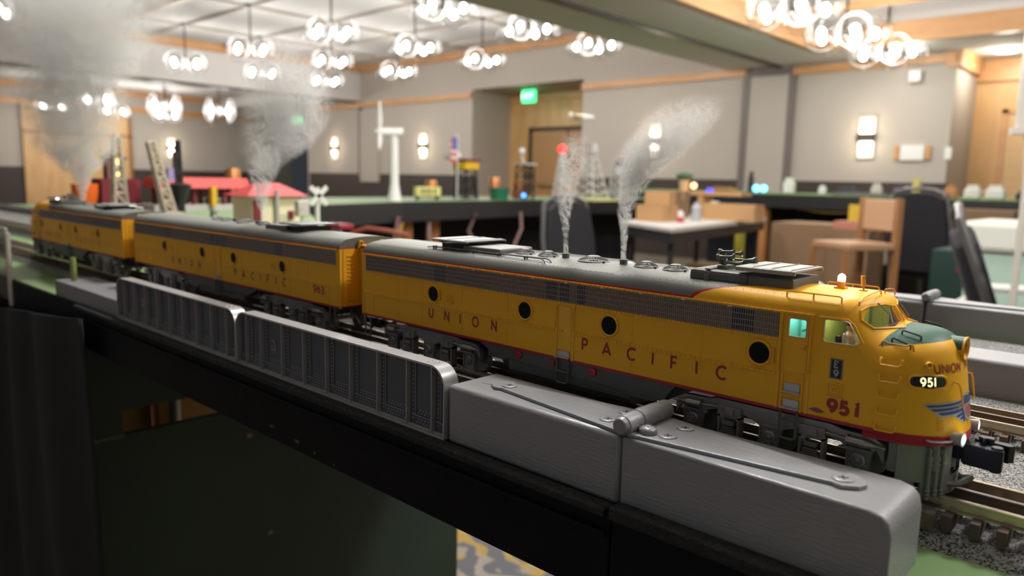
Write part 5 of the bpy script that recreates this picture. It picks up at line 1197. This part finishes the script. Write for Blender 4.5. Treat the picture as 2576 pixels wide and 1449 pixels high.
M_bg = mat('tower_beige', (.50, .43, .33), .6)
def lattice(root, w0, w1, H, n, m, r=.0016, name='lattice'):
    b = MB()
    for a, c in ((1, 1), (1, -1), (-1, 1), (-1, -1)): b.cyl((a*w0, c*w0, 0), (a*w1, c*w1, H), r*1.3, n=5)
    for k in range(n+1):
        t = k/n; w = w0+(w1-w0)*t; z = H*t; P = [(w, w, z), (w, -w, z), (-w, -w, z), (-w, w, z)]
        for i in range(4): b.cyl(P[i], P[(i+1) % 4], r, n=4)
        if k < n:
            w2 = w0+(w1-w0)*(k+1)/n; Q = [(w2, w2, H*(k+1)/n), (w2, -w2, H*(k+1)/n), (-w2, -w2, H*(k+1)/n), (-w2, w2, H*(k+1)/n)]
            for i in range(4): b.cyl(P[i], Q[(i+1) % 4], r, n=4)
    return b.build(name, m, root, ang=60)
s = th('lattice_light_tower', 'beige lattice light tower beside the dark red shed', 'toy tower', (-2.1, .735, DZ)); lattice(s, .018, .007, .25, 7, M_bg, .0028); MB().box(-.01, .01, -.01, .01, .12, .13).sph((0, 0, .256), .007, 6).build('lamp_head', M_bg, s)
s = th('bascule_span', 'beige lattice bridge span tilted up beside the black crane', 'toy bridge', (-2.0, .835, DZ)); o = lattice(s, .014, .007, .245, 8, M_bg, .003); o.rotation_euler = (.22, 0, 0); MB().box(-.02, .02, -.02, .02, 0, .06).build('pier', M_bg, s, ang=0)
s = th('toy_crane', 'black toy crane with round base in the middle of the smoke', 'toy crane', (-2.1, .893, DZ)); MB().lathe([(.005, 0), (.01, .07), (.028, .12), (.034, .13), (.01, .137)], n=16).build('turntable', M_bfr, s); o = lattice(s, .009, .004, .25, 6, M_bfr, .0025); MB().box(-.006, .006, -.014, .006, .15, .22).build('jib_cabin', M_bfr, s, ang=0)
MB().box(-.008, .004, -.03, -.012, .14, .175).build('lilac_panel', mat('lilac', (.32, .28, .5), .5), s, ang=0)
s = th('crossing_sign', 'white railway crossbuck sign beside the cream station', 'toy sign', (-1.6, 1.014, DZ)); MB().cyl((0, 0, 0), (0, 0, .135), .006, n=8).build('post', M_white, s)
for a in (.75, -.75): MB().cbox(.008, 0, .115, .003, .062, .011, R=Matrix.Rotation(a, 3, 'X')).build('crossbuck', M_white, s, ang=0)
s = th('signal_box', 'small pale relay box behind the crossbuck sign', 'toy box', (-1.68, 1.02, DZ)); MB().box(-.01, .01, -.016, .016, .06, .10).build('cabinet', mat('pale_box', (.55, .5, .46), .5), s, ang=0, bevel=.002); MB().cyl((0, 0, 0), (0, 0, .06), .005, n=6).build('post', M_white, s)
def led(locn, label, col=(.02, .12, 1), r=.008, st=14, base=None):
    o = MB().sph((0, 0, 0), r, 8).build('indicator_light', mat('led_%.2f_%.2f' % (col[0], col[1]), col, .5, em=(col, st))); o.location = locn; tag(o, label, 'light'); bz = base if base else (ZB if locn[1] > 7.2 else DZ)
    if locn[2]-r > bz: MB().cyl((0, 0, bz-locn[2]), (0, 0, -r*.5), .002, n=5).build('stem', M_bfr, o)
led((-1.9, 1.07, 1.065), 'blue indicator light left of the crossbuck sign'); led((-1.95, 1.05, 1.035), 'pale blue indicator light below a deeper blue one', (.3, .7, 1), .007)
led((-4.35, 4.8, .975), 'single blue indicator light on the green table in the middle', (.02, .12, 1), .016); led((-3.9, .62, .99), 'left blue indicator light of a pair at the left edge', (.05, .35, 1), .011); led((-3.88, .66, .99), 'right blue indicator light of a pair at the left edge', (.05, .35, 1), .011)
led((-4.42, 6.9, 1.0), 'blue indicator light near the flower pot on the layout', (.1, .25, 1), .02)
s = th('toy_car', 'shiny silver toy car behind the trailing locomotive', 'toy car', (-2.2, .80, DZ+.055)); MB().box(-.012, .012, -.03, .03, 0, .01).box(-.01, .01, -.016, .014, .01, .019).build('body', M_steel, s, ang=0, bevel=.004); MB().box(-.02, .02, -.05, .05, -.055, 0).build('ramp', MATS['platform_grey'], s, ang=0)
for y in (-.018, .018): MB().cyl((-.014, y, 0), (.014, y, 0), .005).build('wheel', M_bfr, s)
tag(MB().box(-1.92, -1.86, .765, .825, DZ, DZ+.052).build('yellow_flatcar', mat('dull_yellow', (.5, .45, .12), .5), bevel=.004), 'dull yellow wagon load between the locomotives', 'toy wagon')
tag(MB().tube([(-3.0, 2.08, .83), (-2.92, 2.12, .86), (-2.84, 2.18, .85), (-2.76, 2.24, .83)], .012, 8).build('orange_hose', mat('orange_hose', (.25, .06, .03), .6)), 'coil of orange hose just behind the booster roof', 'hose')
tag(MB().box(-3.05, -2.94, 1.98, 2.06, .86, .88).build('red_box', mat('dull_red', (.35, .03, .05), .5)), 'flat red box just above the booster roof end', 'box')
# --- middle table accessories
s = th('wind_turbine', 'white toy wind turbine standing on the green table', 'toy turbine', (-4.22, 3.3, DZ)); MB().lathe([(.05, 0), (.035, .09), (.03, .12), (.026, .45)], n=16).build('tower', M_white, s); ax = Vector((-.616, -.788, 0)); pv_ = lambda k, z: tuple(Vector((0, 0, z))+ax*k)
MB().cyl(pv_(-.06, .475), pv_(.08, .475), .034, .030, n=14).build('nacelle', M_white, s); MB().lathe([(.03, .08), (.028, .11), (.008, .135)], (0, 0, .475), tuple(ax), 12).build('hub', M_white, s)
for a in (.12, 2.21, 4.31): d_ = Vector((.788, -.616, 0))*math.sin(a)+Vector((0, 0, math.cos(a))); p_ = Vector(pv_(.10, .475)); MB().tube([tuple(p_), tuple(p_+d_*.08), tuple(p_+d_*.21)], .012, 6, rs=[.009, .018, .007]).build('blade', M_white, s)
s = th('billboard', 'low yellow billboard on the green table', 'toy sign', (-4.45, 3.8, DZ)); MB().box(-.02, .02, -.12, .12, .03, .10).build('panel', mat('billboard_yellow', (.72, .66, .26), .5), s, ang=0)
for y in (-.1, .1): MB().box(-.01, .01, y-.01, y+.01, 0, .03).build('post', M_bfr, s, ang=0)
for y in (-.07, -.03, .01, .06): MB().box(.02, .024, y-.012, y+.012, .045, .085).build('marking', mat('billboard_brown', (.25, .2, .08), .5), s, ang=0)
M_cop = mat('copper_can', (.62, .26, .10), .35, metal=.6)
for x, y, z0, hh, nm in ((-5.1, 4.4, DZ, .15, 'left of the yellow billboard'), (-4.9, 5.0, DZ, .19, 'above the green tub'), (-4.7, 5.1, DZ, .17, 'in the dark toy tower'), (-4.45, 5.5, DZ, .12, 'in front of the wood door'), (-5.0, 2.5, DZ, .2, 'right of the far grey doors')):
    s = th('copper_can', 'copper coloured can %s' % nm, 'can', (x, y, z0), 'copper cans on the layout'); MB().lathe([(.05, 0), (.052, hh*.9), (.046, hh)], n=16).build('can', M_cop, s)
s = th('flag', 'small striped american flag on a pole above the layout', 'flag', (-4.6, 4.25, DZ)); MB().cyl((0, 0, 0), (0, 0, .53), .006).build('pole', M_white, s)
m = MB()
for i in range(7): m.box(-.002+.004*math.sin(i), .002+.004*math.sin(i), -.075+i*.0, -.005, .30+i*.026, .326+i*.026, i % 2)
m.box(-.004, .004, -.06, -.004, .40, .50, 2).build('cloth', [mat('flag_red', (.6, .08, .09), .7), mat('flag_white', (.7, .6, .6), .7), mat('flag_blue', (.12, .12, .35), .7)], s, ang=0)
s = th('yellow_cabin_tower', 'dark toy tower with yellow cabin on top', 'toy tower', (-4.61, 4.36, DZ)); lattice(s, .07, .06, .24, 3, M_bfr, .006); MB().box(-.08, .08, -.08, .08, .24, .31).build('cabin', MATS['yellow_plastic'], s, ang=0, bevel=.01); MB().box(-.09, .09, -.09, .09, .31, .33).build('cabin_roof', mat('roof_maroon', (.2, .05, .05), .6), s, ang=0); MB().sph((-.06, -.04, .36), .028, 8).build('globe', M_white, s)
s = th('green_tub', 'dark green plastic tub on the green table edge', 'tub', (-4.37, 4.52, DZ)); MB().lathe([(.07, 0), (.085, .085), (.092, .09), (.092, .1), (.08, .1), (.07, .04)], n=20).build('tub', mat('tub_green', (.02, .16, .09), .45), s)
s = th('gantry_tower', 'dark toy gantry with a white round lamp on top', 'toy tower', (-4.52, 5.0, DZ)); lattice(s, .06, .055, .30, 3, M_bfr, .006); MB().box(-.075, .075, -.075, .075, .30, .315).build('platform', MATS['platform_grey'], s, ang=0); MB().cyl((0, -.03, .315), (0, -.05, .40), .008).sph((0, -.05, .42), .03, 8).build('lamp', M_white, s)
M_lg = mat('lattice_grey', (.55, .55, .52), .5)
s = th('radio_mast', 'grey lattice mast with red glowing light on top', 'toy mast', (-4.1, 5.0, DZ)); lattice(s, .055, .01, .42, 7, M_lg, .005); MB().sph((0, 0, .437), .034, 12).build('beacon', mat('red_glow', (1, .02, .02), .5, em=((1, .015, .02), 6.)), s)
s = th('windmill_tower', 'tall pale lattice windmill tower on a yellow base', 'toy tower', (-4.05, 5.35, DZ)); lattice(s, .12, .025, .42, 6, M_lg, .006); MB().box(-.04, .04, -.04, .04, .42, .5).build('tower_head', M_lg, s, ang=0); MB().box(-.18, .18, -.18, .18, 0, .02).build('base', mat('base_yellow', (.62, .62, .25), .6), s, ang=0)
s = th('water_tower', 'grey toy water tower with dark pointed roof', 'toy tower', (-4.2, 6.0, DZ)); lattice(s, .07, .055, .24, 3, M_lg, .008); MB().cyl((0, 0, .24), (0, 0, .32), .055, n=16).build('tank', M_lg, s); MB().cyl((0, 0, .32), (0, 0, .41), .06, .005, n=16).build('roof', M_bfr, s)
s = th('toy_airplane', 'small white and yellow toy airplane held up on a thin wire', 'toy airplane', (-3.9, 5.0, 1.632)); MB().lathe([(.004, -.11), (.026, -.06), (.03, .02), (.012, .10)], (0, 0, 0), (1, .8, 0), 12).build('fuselage', M_white, s); MB().box(-.03, .03, -.13, .14, .0, .008).build('wing', MATS['yellow_plastic'], s, ang=0); MB().box(-.08, -.06, -.08, -.05, 0, .04).build('tail', M_white, s, ang=0); MB().cyl((0, 0, -.69), (0, 0, 0), .002, n=4).build('wire', M_bfr, s)
s = th('silver_train_car', 'bright silver toy railcar on the green table', 'toy railcar', (-4.35, 6.2, DZ)); MB().tube([(-.1, -.12, .06), (.06, .12, .05)], .035, 10).build('body', mat('chrome', (.8, .8, .8), .15, metal=1.), s)
for k in (-1, 1): MB().box(.02*k-.02, .02*k+.02, .08*k-.02, .08*k+.02, 0, .03).build('wheel_set', M_bfr, s, ang=0)
# --- folding work table with cartons
wt = th('folding_table', 'white folding table with cartons behind the train roof', 'table', (-2.3, 4.3, 0)); Q_ = [(.01, -.48), (-.31, 1.5), (-1.0, 1.65), (-.64, -.07)]; MB().prism(Q_, 'z', .815, .845).build('table_top', mat('table_white', (.55, .52, .49), .5), wt, ang=0, bevel=.006); MB().prism([(x*.97-.01, y*.97+.01) for x, y in Q_], 'z', .75, .814).build('apron', M_bfr, wt, ang=0)
for x, y in ((-.06, -.36), (-.34, 1.4), (-.92, 1.5), (-.6, 0)): MB().cyl((x, y, 0), (x, y, .8), .018, n=8).build('leg', M_bfr, wt)
def carton(x, y, z, dx, dy, dz, label, m=None, rz=0., grp='cartons on the folding table'):
    c = th('carton', label, 'carton', (x, y, z), grp, rz); MB().box(-dx/2, dx/2, -dy/2, dy/2, 0, dz).build('box', m or M_card, c, ang=0); MB().box(-dx/2-.001, dx/2+.001, -.022, .022, dz-.001, dz+.0015).box(dx/2, dx/2+.0015, -.022, .022, dz-.06, dz).build('tape', mat('tape_tan', (.42, .25, .12), .4), c, ang=0); return c
carton(-2.80, 4.47, .845, .21, .20, .11, 'brown carton at the left end of the folding table'); carton(-2.80, 4.50, .957, .17, .16, .09, 'upper brown carton stacked on top of another carton', rz=.3)
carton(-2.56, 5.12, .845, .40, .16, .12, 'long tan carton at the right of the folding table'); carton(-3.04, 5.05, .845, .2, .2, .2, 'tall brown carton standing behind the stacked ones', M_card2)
s = th('tan_shelf', 'long tan board shelf above the folding table', 'shelf', (-3.15, 5.5, .846)); MB().box(-.12, .5, -.08, .1, .17, .20).build('board', M_card, s, ang=0)
for x in (-.1, .12): MB().box(x, x+.05, -.07, .09, 0, .17).build('upright', M_card, s, ang=0)
s = th('mini_plant', 'small green potted plant and pale pots on the layout', 'potted plant', (-3.2, 5.5, 1.107)); MB().lathe([(.035, -.06), (.045, .03)], n=12).build('pot', mat('terracotta_pale', (.6, .42, .25), .6), s); MB().sph((0, 0, .06), .05, 7, (1.5, 1.2, .6)).build('leaves', mat('leaf_green', (.05, .12, .05), .7), s); led((-3.1, 5.48, 1.09), 'warm glowing bulb next to the small potted plant', (1, .6, .3), .025, 3, 1.06)
for x, y, r, hh, c, lb in ((-2.66, 4.76, .035, .13, (.42, .42, .44), 'grey bottle standing on the folding table'), (-2.70, 4.60, .032, .075, (.75, .73, .7), 'small white jar on the folding table'), (-2.86, 5.4, .06, .13, (.55, .53, .48), 'translucent tub behind the long carton'), (-2.62, 4.48, .025, .035, (.5, .04, .08), 'small red cap on the folding table edge'), (-2.72, 5.62, .04, .045, (.45, .03, .1), 'dark pink item at the right end of the folding table')):
    o = MB().lathe([(r, 0), (r, hh*.75), (r*.6, hh*.85), (r*.55, hh)], n=14).build('jar', mat('jar_%s' % lb[:9], c, .35)); o.location = (x, y, .845); tag(o, lb, 'jar')
# --- stacking chairs
M_chf = mat('chair_frame_grey', (.16, .155, .155), .35, metal=.5)
def chair(locn, rz, label, back=.96, m=None, lean=.13):
    c = th('stacking_chair', label, 'chair', locn, 'dark stacking chairs', rz); w_ = .215
    b = MB(); n = 9; vs = []
    out = [(-w_, .50), (-w_, .80), (-w_*.86, back-.05), (-w_*.5, back-.01), (0, back), (w_*.5, back-.01), (w_*.86, back-.05), (w_, .80), (w_, .50)]
    b.prism(out, 'y', -.035, .035); o = b.build('backrest', m or M_blackf, c, ang=30, bevel=.02); o.location = (0, .215-.45*math.sin(lean), 0); o.rotation_euler = (-lean, 0, 0)
    b = MB(); b.box(-.22, .22, -.25, .19, .43, .50); b.build('seat', m or M_blackf, c, ang=0, bevel=.025)
    L_ = lambda z: .215+(z-.45)*math.tan(lean); f = MB().tube([(-w_-.012, L_(.4), .40), (-w_-.012, L_(.8), .80), (-w_*.9, L_(back), back-.02), (-w_*.5, L_(back), back+.01), (0, L_(back), back+.02), (w_*.5, L_(back), back+.01), (w_*.9, L_(back), back-.02), (w_+.012, L_(.8), .80), (w_+.012, L_(.4), .40)], .014, 8); f.build('back_frame', M_chf, c)
    for x in (-.22, .22):
        MB().tube([(x, .20, .42), (x, .24, 0)], .012, 7).build('leg', M_chf, c); MB().tube([(x, .2, .43), (x, -.24, .43), (x, -.26, 0)], .012, 7).build('leg', M_chf, c)
    return c
chair((-2.42, 3.35, 0), 1.6, 'dark stacking chair whose rounded back shows behind the exhaust smoke', 1.0)
chair((-1.5, 6.35, 0), 2.9, 'dark stacking chair under the rear table beside the barstool', 1.09)
chair((-.23, 3.0, 0), 1.83, 'dark stacking chair seen from its side at the right, left one of the pair', 1.03, None, .33)
chair((.03, 2.55, 0), 1.8, 'dark stacking chair cut by the right edge, right one of the pair', 1.06, None, .25)
# --- barstool, boxes, tubs
M_stool = wood('stool_wood', (.28, .13, .055), (.38, .19, .085), (4, 4, .8))
s = th('wooden_barstool', 'wooden barstool with a cream padded back standing by the cartons', 'barstool', (-1.72, 5.2, 0), rz=-.55)
for x in (-.16, .16):
    MB().box(x-.02, x+.02, .17, .21, 0, 1.04).build('leg', M_stool, s, ang=0); MB().box(x-.02, x+.02, -.21, -.17, 0, .70).build('leg', M_stool, s, ang=0); MB().box(x-.012, x+.012, -.18, .18, .28, .31).build('rung', M_stool, s, ang=0)
MB().box(-.18, .18, -.19, .19, .70, .745).build('seat', mat('stool_seat', (.42, .24, .13), .6), s, ang=0, bevel=.01); MB().box(-.15, .15, .175, .205, .82, 1.03).build('backrest', mat('stool_back', (.52, .31, .18), .6), s, ang=0, bevel=.01); MB().box(-.16, .16, -.2, -.18, .28, .31).build('rung', M_stool, s, ang=0)
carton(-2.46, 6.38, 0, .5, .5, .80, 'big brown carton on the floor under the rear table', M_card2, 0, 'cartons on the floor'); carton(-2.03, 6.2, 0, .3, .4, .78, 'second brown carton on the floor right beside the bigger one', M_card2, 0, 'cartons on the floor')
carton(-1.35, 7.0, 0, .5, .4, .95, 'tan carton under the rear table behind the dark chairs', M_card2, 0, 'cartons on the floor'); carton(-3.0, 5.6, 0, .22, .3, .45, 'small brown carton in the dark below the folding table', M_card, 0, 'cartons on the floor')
tag(MB().box(-2.12, -1.98, 6.22, 6.25, .782, .97).build('yellow_poster', mat('poster_yellow', (.62, .44, .04), .5), ang=0), 'yellow cover standing on the cartons', 'poster'); tag(MB().box(-2.16, -1.92, 6.03, 6.2, .782, .84).build('pink_box', mat('pink_card', (.5, .2, .14), .6), ang=0), 'salmon pink flat box on the second carton', 'box')
s = th('storage_tub', 'pale teal storage tub with thick white lid at the right edge', 'storage tub', (-.53, 4.6, 0)); MB().box(-.36, .36, -.26, .26, .42, .80).build('tub', mat('teal_plastic', (.42, .56, .48), .45), s, ang=0, bevel=.02); MB().box(-.39, .39, -.29, .29, .80, .95).build('lid', mat('lid_white', (.68, .68, .62), .45), s, ang=0, bevel=.025); 
carton(-.55, 4.62, 0, .5, .3, .415, 'pale carton carrying the teal storage tub', mat('pale_carton', (.42, .34, .26), .8), 0, 'cartons on the floor')
s = th('green_crate', 'dark green crate behind the side-on chair', 'crate', (-1.17, 5.6, 0)); MB().box(-.13, .13, -.2, .2, 0, .72).build('crate', mat('crate_green', (.006, .035, .028), .6), s, ang=0, bevel=.01); MB().box(.02, .1, -.205, -.2, .58, .62).build('label_patch', mat('patch_red', (.2, .02, .03), .5), s, ang=0)
tag(MB().tube([(-.90, 4.1, .52), (-.70, 4.0, .66), (-.5, 4.05, .66)], .02, 8).build('white_tube_frame', M_white), 'white bent tube on the floor between the two side-on chairs', 'tube'); tag(MB().box(-2.05, -1.7, 6.7, 6.9, 0, .469).build('low_shelf', M_bfr, ang=0), 'low dark shelf box under the rear table', 'box'); tag(MB().box(-2.0, -1.75, 6.75, 6.8, .47, .6).build('white_books', mat('paper_white', (.62, .58, .48), .6), ang=0), 'row of white papers under the rear table', 'papers')
tag(MB().box(-3.12, -3.07, 6.3, 6.4, 0, .8).build('yellow_strap', mat('strap_yellow', (.42, .36, .04), .6)), 'yellow strap hanging in the dark under the folding table', 'strap')
s = th('camera_stand', 'thin white stand with a clamp box rising at the right edge', 'stand', (-.52, 3.42, 0), rz=.3); MB().tube([(.0, 0, 0), (-.005, 0, 1.15), (-.03, 0, 1.5)], .013, 8).build('pole', mat('stand_white', (.62, .58, .52), .4), s); MB().box(-.06, .0, -.03, .03, 1.33, 1.80).build('post', MATS['stand_white'], s, ang=0); MB().box(-.03, .03, -.04, .04, 1.40, 1.46).build('clamp', M_bfr, s, ang=0, bevel=.004); MB().box(-.075, -.02, -.035, .035, 1.315, 1.34).build('bracket', MATS['stand_white'], s, ang=0)
# --- things on the rear table
rt_items = [(-3.20, 7.6, .10, .16, .10, (.72, .70, .64), 'white rounded figure house in the smoke on the rear table'), (-3.62, 7.6, .05, .22, .05, (.03, .03, .03), 'small black signal post on the rear table'), (-2.86, 7.6, .07, .09, .05, (.7, .7, .7), 'shiny white lamp on the rear table'), (-2.62, 7.6, .16, .09, .1, (.03, .03, .035), 'dark toy wagon on the rear table'), (-2.35, 7.6, .1, .12, .05, (.55, .5, .44), 'pale toy building right of the dark wagon'),
            (-2.1, 7.6, .2, .1, .1, (.04, .045, .06), 'dark blue toy wagon in the middle of the rear table'), (-1.98, 7.5, .06, .17, .06, (.6, .5, .12), 'yellow lamp head on the rear table'), (-1.70, 7.5, .10, .11, .1, (.45, .2, .08), 'brown cup on the rear table'), (-1.53, 7.5, .12, .12, .12, (.7, .68, .62), 'white box on the rear table beside the brown cup'), (-1.36, 7.5, .14, .12, .12, (.72, .7, .66), 'longer white box on the rear table'), (-1.15, 7.5, .12, .08, .1, (.02, .02, .02), 'black camera body on the rear table'), (-.95, 7.45, .3, .13, .14, (.7, .6, .58), 'pale toy building with glowing windows at the right edge'), (-3.95, 7.6, .3, .05, .14, (.4, .22, .1), 'tan flat box at the left of the rear table'), (-2.45, 7.45, .5, .03, .1, (.12, .12, .12), 'dark flat track section on the rear table')]
for i, (x, y, dx, dz, dy, c, lb) in enumerate(rt_items):
    s = th('toy_item', lb, 'toy', (x, y, ZB), 'things on the rear table'); nm = ('case', 'case')[0]
    MB().box(-dx/2, dx/2, -dy/2, dy/2, 0, dz*.75).build('case', mat('item_%d' % i, c, .45), s, ang=0, bevel=min(dx, dz)*.15); MB().box(-dx/3, dx/3, -dy/3, dy/3, dz*.75, dz).build('top', MATS['item_%d' % i], s, ang=0, bevel=.004)
for x, nm in ((-3.44, 'left'), (-3.36, 'right')): led((x, 7.35, ZB+.045), 'cyan glowing headlight on the rear table, %s of the pair' % nm, (.15, .65, 1), .035, 3.5)
for x, nm in ((-1.02, 'left'), (-.86, 'right')): led((x, 7.3, ZB+.06), 'pale blue glowing window at the right edge, %s one' % nm, (.45, .75, 1), .042, 2.5)
led((-3.72, 6.9, 1.03), 'deep blue glow right of the potted plant', (.01, .03, .8), .035, 4)
# ---------------------------------------------------------------- smoke plumes
def smoke_mat(name, pts, dens, scale, thin, haze, col=(1, .985, .96)):
    """swirled smoke whose body follows the rising path pts (u, v, h, r) and thins out towards its own edge"""
    q = NT(name); q.t.nodes.remove(q.b); pv = q.n('ShaderNodeVolumePrincipled', ins={'Color': (*col, 1), 'Anisotropy': 0.}); tc = q.n('ShaderNodeTexCoord')
    sp = q.n('ShaderNodeSeparateXYZ'); q.l(tc.outputs['Object'], sp.inputs[0]); h0, h1 = pts[0][2], pts[-1][2]
    W = [(OX+p[0]*K, OY+p[1]*K, (p[2]-h0)/(h1-h0), p[3]*K) for p in pts]; xs = [w_[0] for w_ in W]; x0, x1 = min(xs)-.001, max(xs)+.001; rm = max(w_[3] for w_ in W)
    t = q.math('DIVIDE', q.math('SUBTRACT', sp.outputs[2], RZ+h0*K), (h1-h0)*K)
    def curve(vals):
        fc = q.n('ShaderNodeFloatCurve'); c = fc.mapping.curves[0]; c.points[0].location = (W[0][2], vals[0]); c.points[1].location = (W[-1][2], vals[-1])
        for w_, v_ in list(zip(W, vals))[1:-1]: c.points.new(w_[2], v_)
        fc.mapping.update(); q.l(t, fc.inputs['Value']); return fc.outputs[0]
    cx = q.math('MULTIPLY_ADD', curve([(x-x0)/(x1-x0) for x in xs]), x1-x0, x0); rr = q.math('MULTIPLY', curve([w_[3]/rm for w_ in W]), rm)
    dx = q.math('SUBTRACT', sp.outputs[0], cx); dy = q.math('SUBTRACT', sp.outputs[1], W[0][1])
    d = q.math('DIVIDE', q.math('SQRT', q.math('ADD', q.math('MULTIPLY', dx, dx), q.math('MULTIPLY', dy, dy))), rr)
    big = q.n('ShaderNodeTexNoise', ins={'Scale': scale*.33, 'Detail': 2., 'Distortion': 1.5}); q.l(tc.outputs['Object'], big.inputs['Vector'])
    d2 = q.math('ADD', d, q.math('MULTIPLY', q.math('SUBTRACT', big.outputs[0], .5), 1.3))
    fall = q.n('ShaderNodeMapRange', ins={'From Min': .95, 'From Max': .25}); fall.interpolation_type = 'SMOOTHSTEP'; q.l(d2, fall.inputs['Value'])
    edge = q.n('ShaderNodeMapRange', ins={'From Min': 1., 'From Max': .75}); q.l(d, edge.inputs['Value'])
    def ridge(sc, dist, pw):
        no = q.n('ShaderNodeTexNoise', ins={'Scale': sc, 'Detail': 3., 'Roughness': .55, 'Distortion': dist}); q.l(tc.outputs['Object'], no.inputs['Vector'])
        return q.math('POWER', q.math('SUBTRACT', 1, q.math('MULTIPLY', q.math('ABSOLUTE', q.math('SUBTRACT', no.outputs[0], .5)), 4.)), pw)
    r = q.math('MAXIMUM', ridge(scale, 2.4, thin), 0); r = q.math('ADD', r, haze)
    top = q.n('ShaderNodeMapRange', ins={'From Min': 1., 'From Max': .72}); q.l(t, top.inputs['Value'])
    rn = q.math('DIVIDE', rr, rm)
    o = q.math('MULTIPLY', q.math('MULTIPLY', q.math('MULTIPLY', r, fall.outputs[0]), q.math('MULTIPLY', edge.outputs[0], top.outputs[0])), q.math('DIVIDE', dens, q.math('POWER', rn, .8)))
    q.l(o, pv.inputs['Density']); q.l(pv.outputs[0], q.o.inputs['Volume']); q.m.cycles.volume_sampling = 'MULTIPLE_IMPORTANCE'; return q.m
def plume(nm, pts, label, dens, scale, thin, haze=.06):
    s = empty('smoke_plume', loc(*pts[0][:3]), label, 'smoke', 'smoke plumes'); m = smoke_mat(nm, pts, dens, scale, thin, haze)
    Q = []; R_ = []
    for a, b in zip(pts[:-1], pts[1:]):
        for k in range(3): t = k/3; Q.append(tuple(a[j]+(b[j]-a[j])*t for j in range(3))); R_.append((a[3]+(b[3]-a[3])*t)*1.08)
    Q.append(pts[-1][:3]); R_.append(pts[-1][3])
    vs = []; n = 14; mb = tmm()   # horizontal rings so the cloud body can lean without folding
    for p, r in zip(Q, R_): vs += [(p[0]+r*math.cos(2*PI*k/n), p[1]+r*math.sin(2*PI*k/n), p[2]) for k in range(n)]
    fs = [(i*n+k, i*n+(k+1) % n, (i+1)*n+(k+1) % n, (i+1)*n+k) for i in range(len(Q)-1) for k in range(n)]+[tuple(range(n))[::-1], tuple(range((len(Q)-1)*n, len(Q)*n))]
    tag(part_of(s, mb.add(vs, fs), 'cloud', m, ang=0), kind='stuff'); return s
plume('smoke_front', [(234, 31.5, 91, 2.4), (233.5, 31.5, 108, 3.4), (234, 31.5, 122, 7), (238, 31.5, 140, 13), (254, 31.5, 160, 24), (270, 31.5, 176, 26), (285, 31.5, 190, 20)], 'white smoke rising from the front exhaust stack and drifting right', 200., 75., 6., .07)
plume('smoke_rear', [(187, 31.5, 91, 2.2), (186, 31.5, 108, 3.2), (185, 31.5, 122, 6), (187, 31.5, 142, 10), (196, 31.5, 172, 14)], 'thin smoke rising from the rear exhaust stack of the front locomotive', 160., 75., 6., .04)
plume('smoke_booster', [(-215, 31.5, 94, 5), (-219, 31.5, 118, 10), (-214, 31.5, 142, 20), (-185, 31.5, 175, 44), (-165, 31.5, 205, 52), (-175, 31.5, 245, 50), (-175, 31.5, 275, 36)], 'broad curling smoke cloud rising from the booster unit', 80., 32., 6., .05)
plume('smoke_trailing', [(-768, 31.5, 94, 6), (-766, 31.5, 122, 14), (-778, 31.5, 150, 44), (-800, 31.5, 190, 82), (-800, 31.5, 240, 88), (-790, 31.5, 300, 120), (-740, 31.5, 380, 175), (-700, 31.5, 470, 190)], 'wide smoke cloud rising from the rearmost locomotive to the ceiling', 36., 18., 5.5, .06)
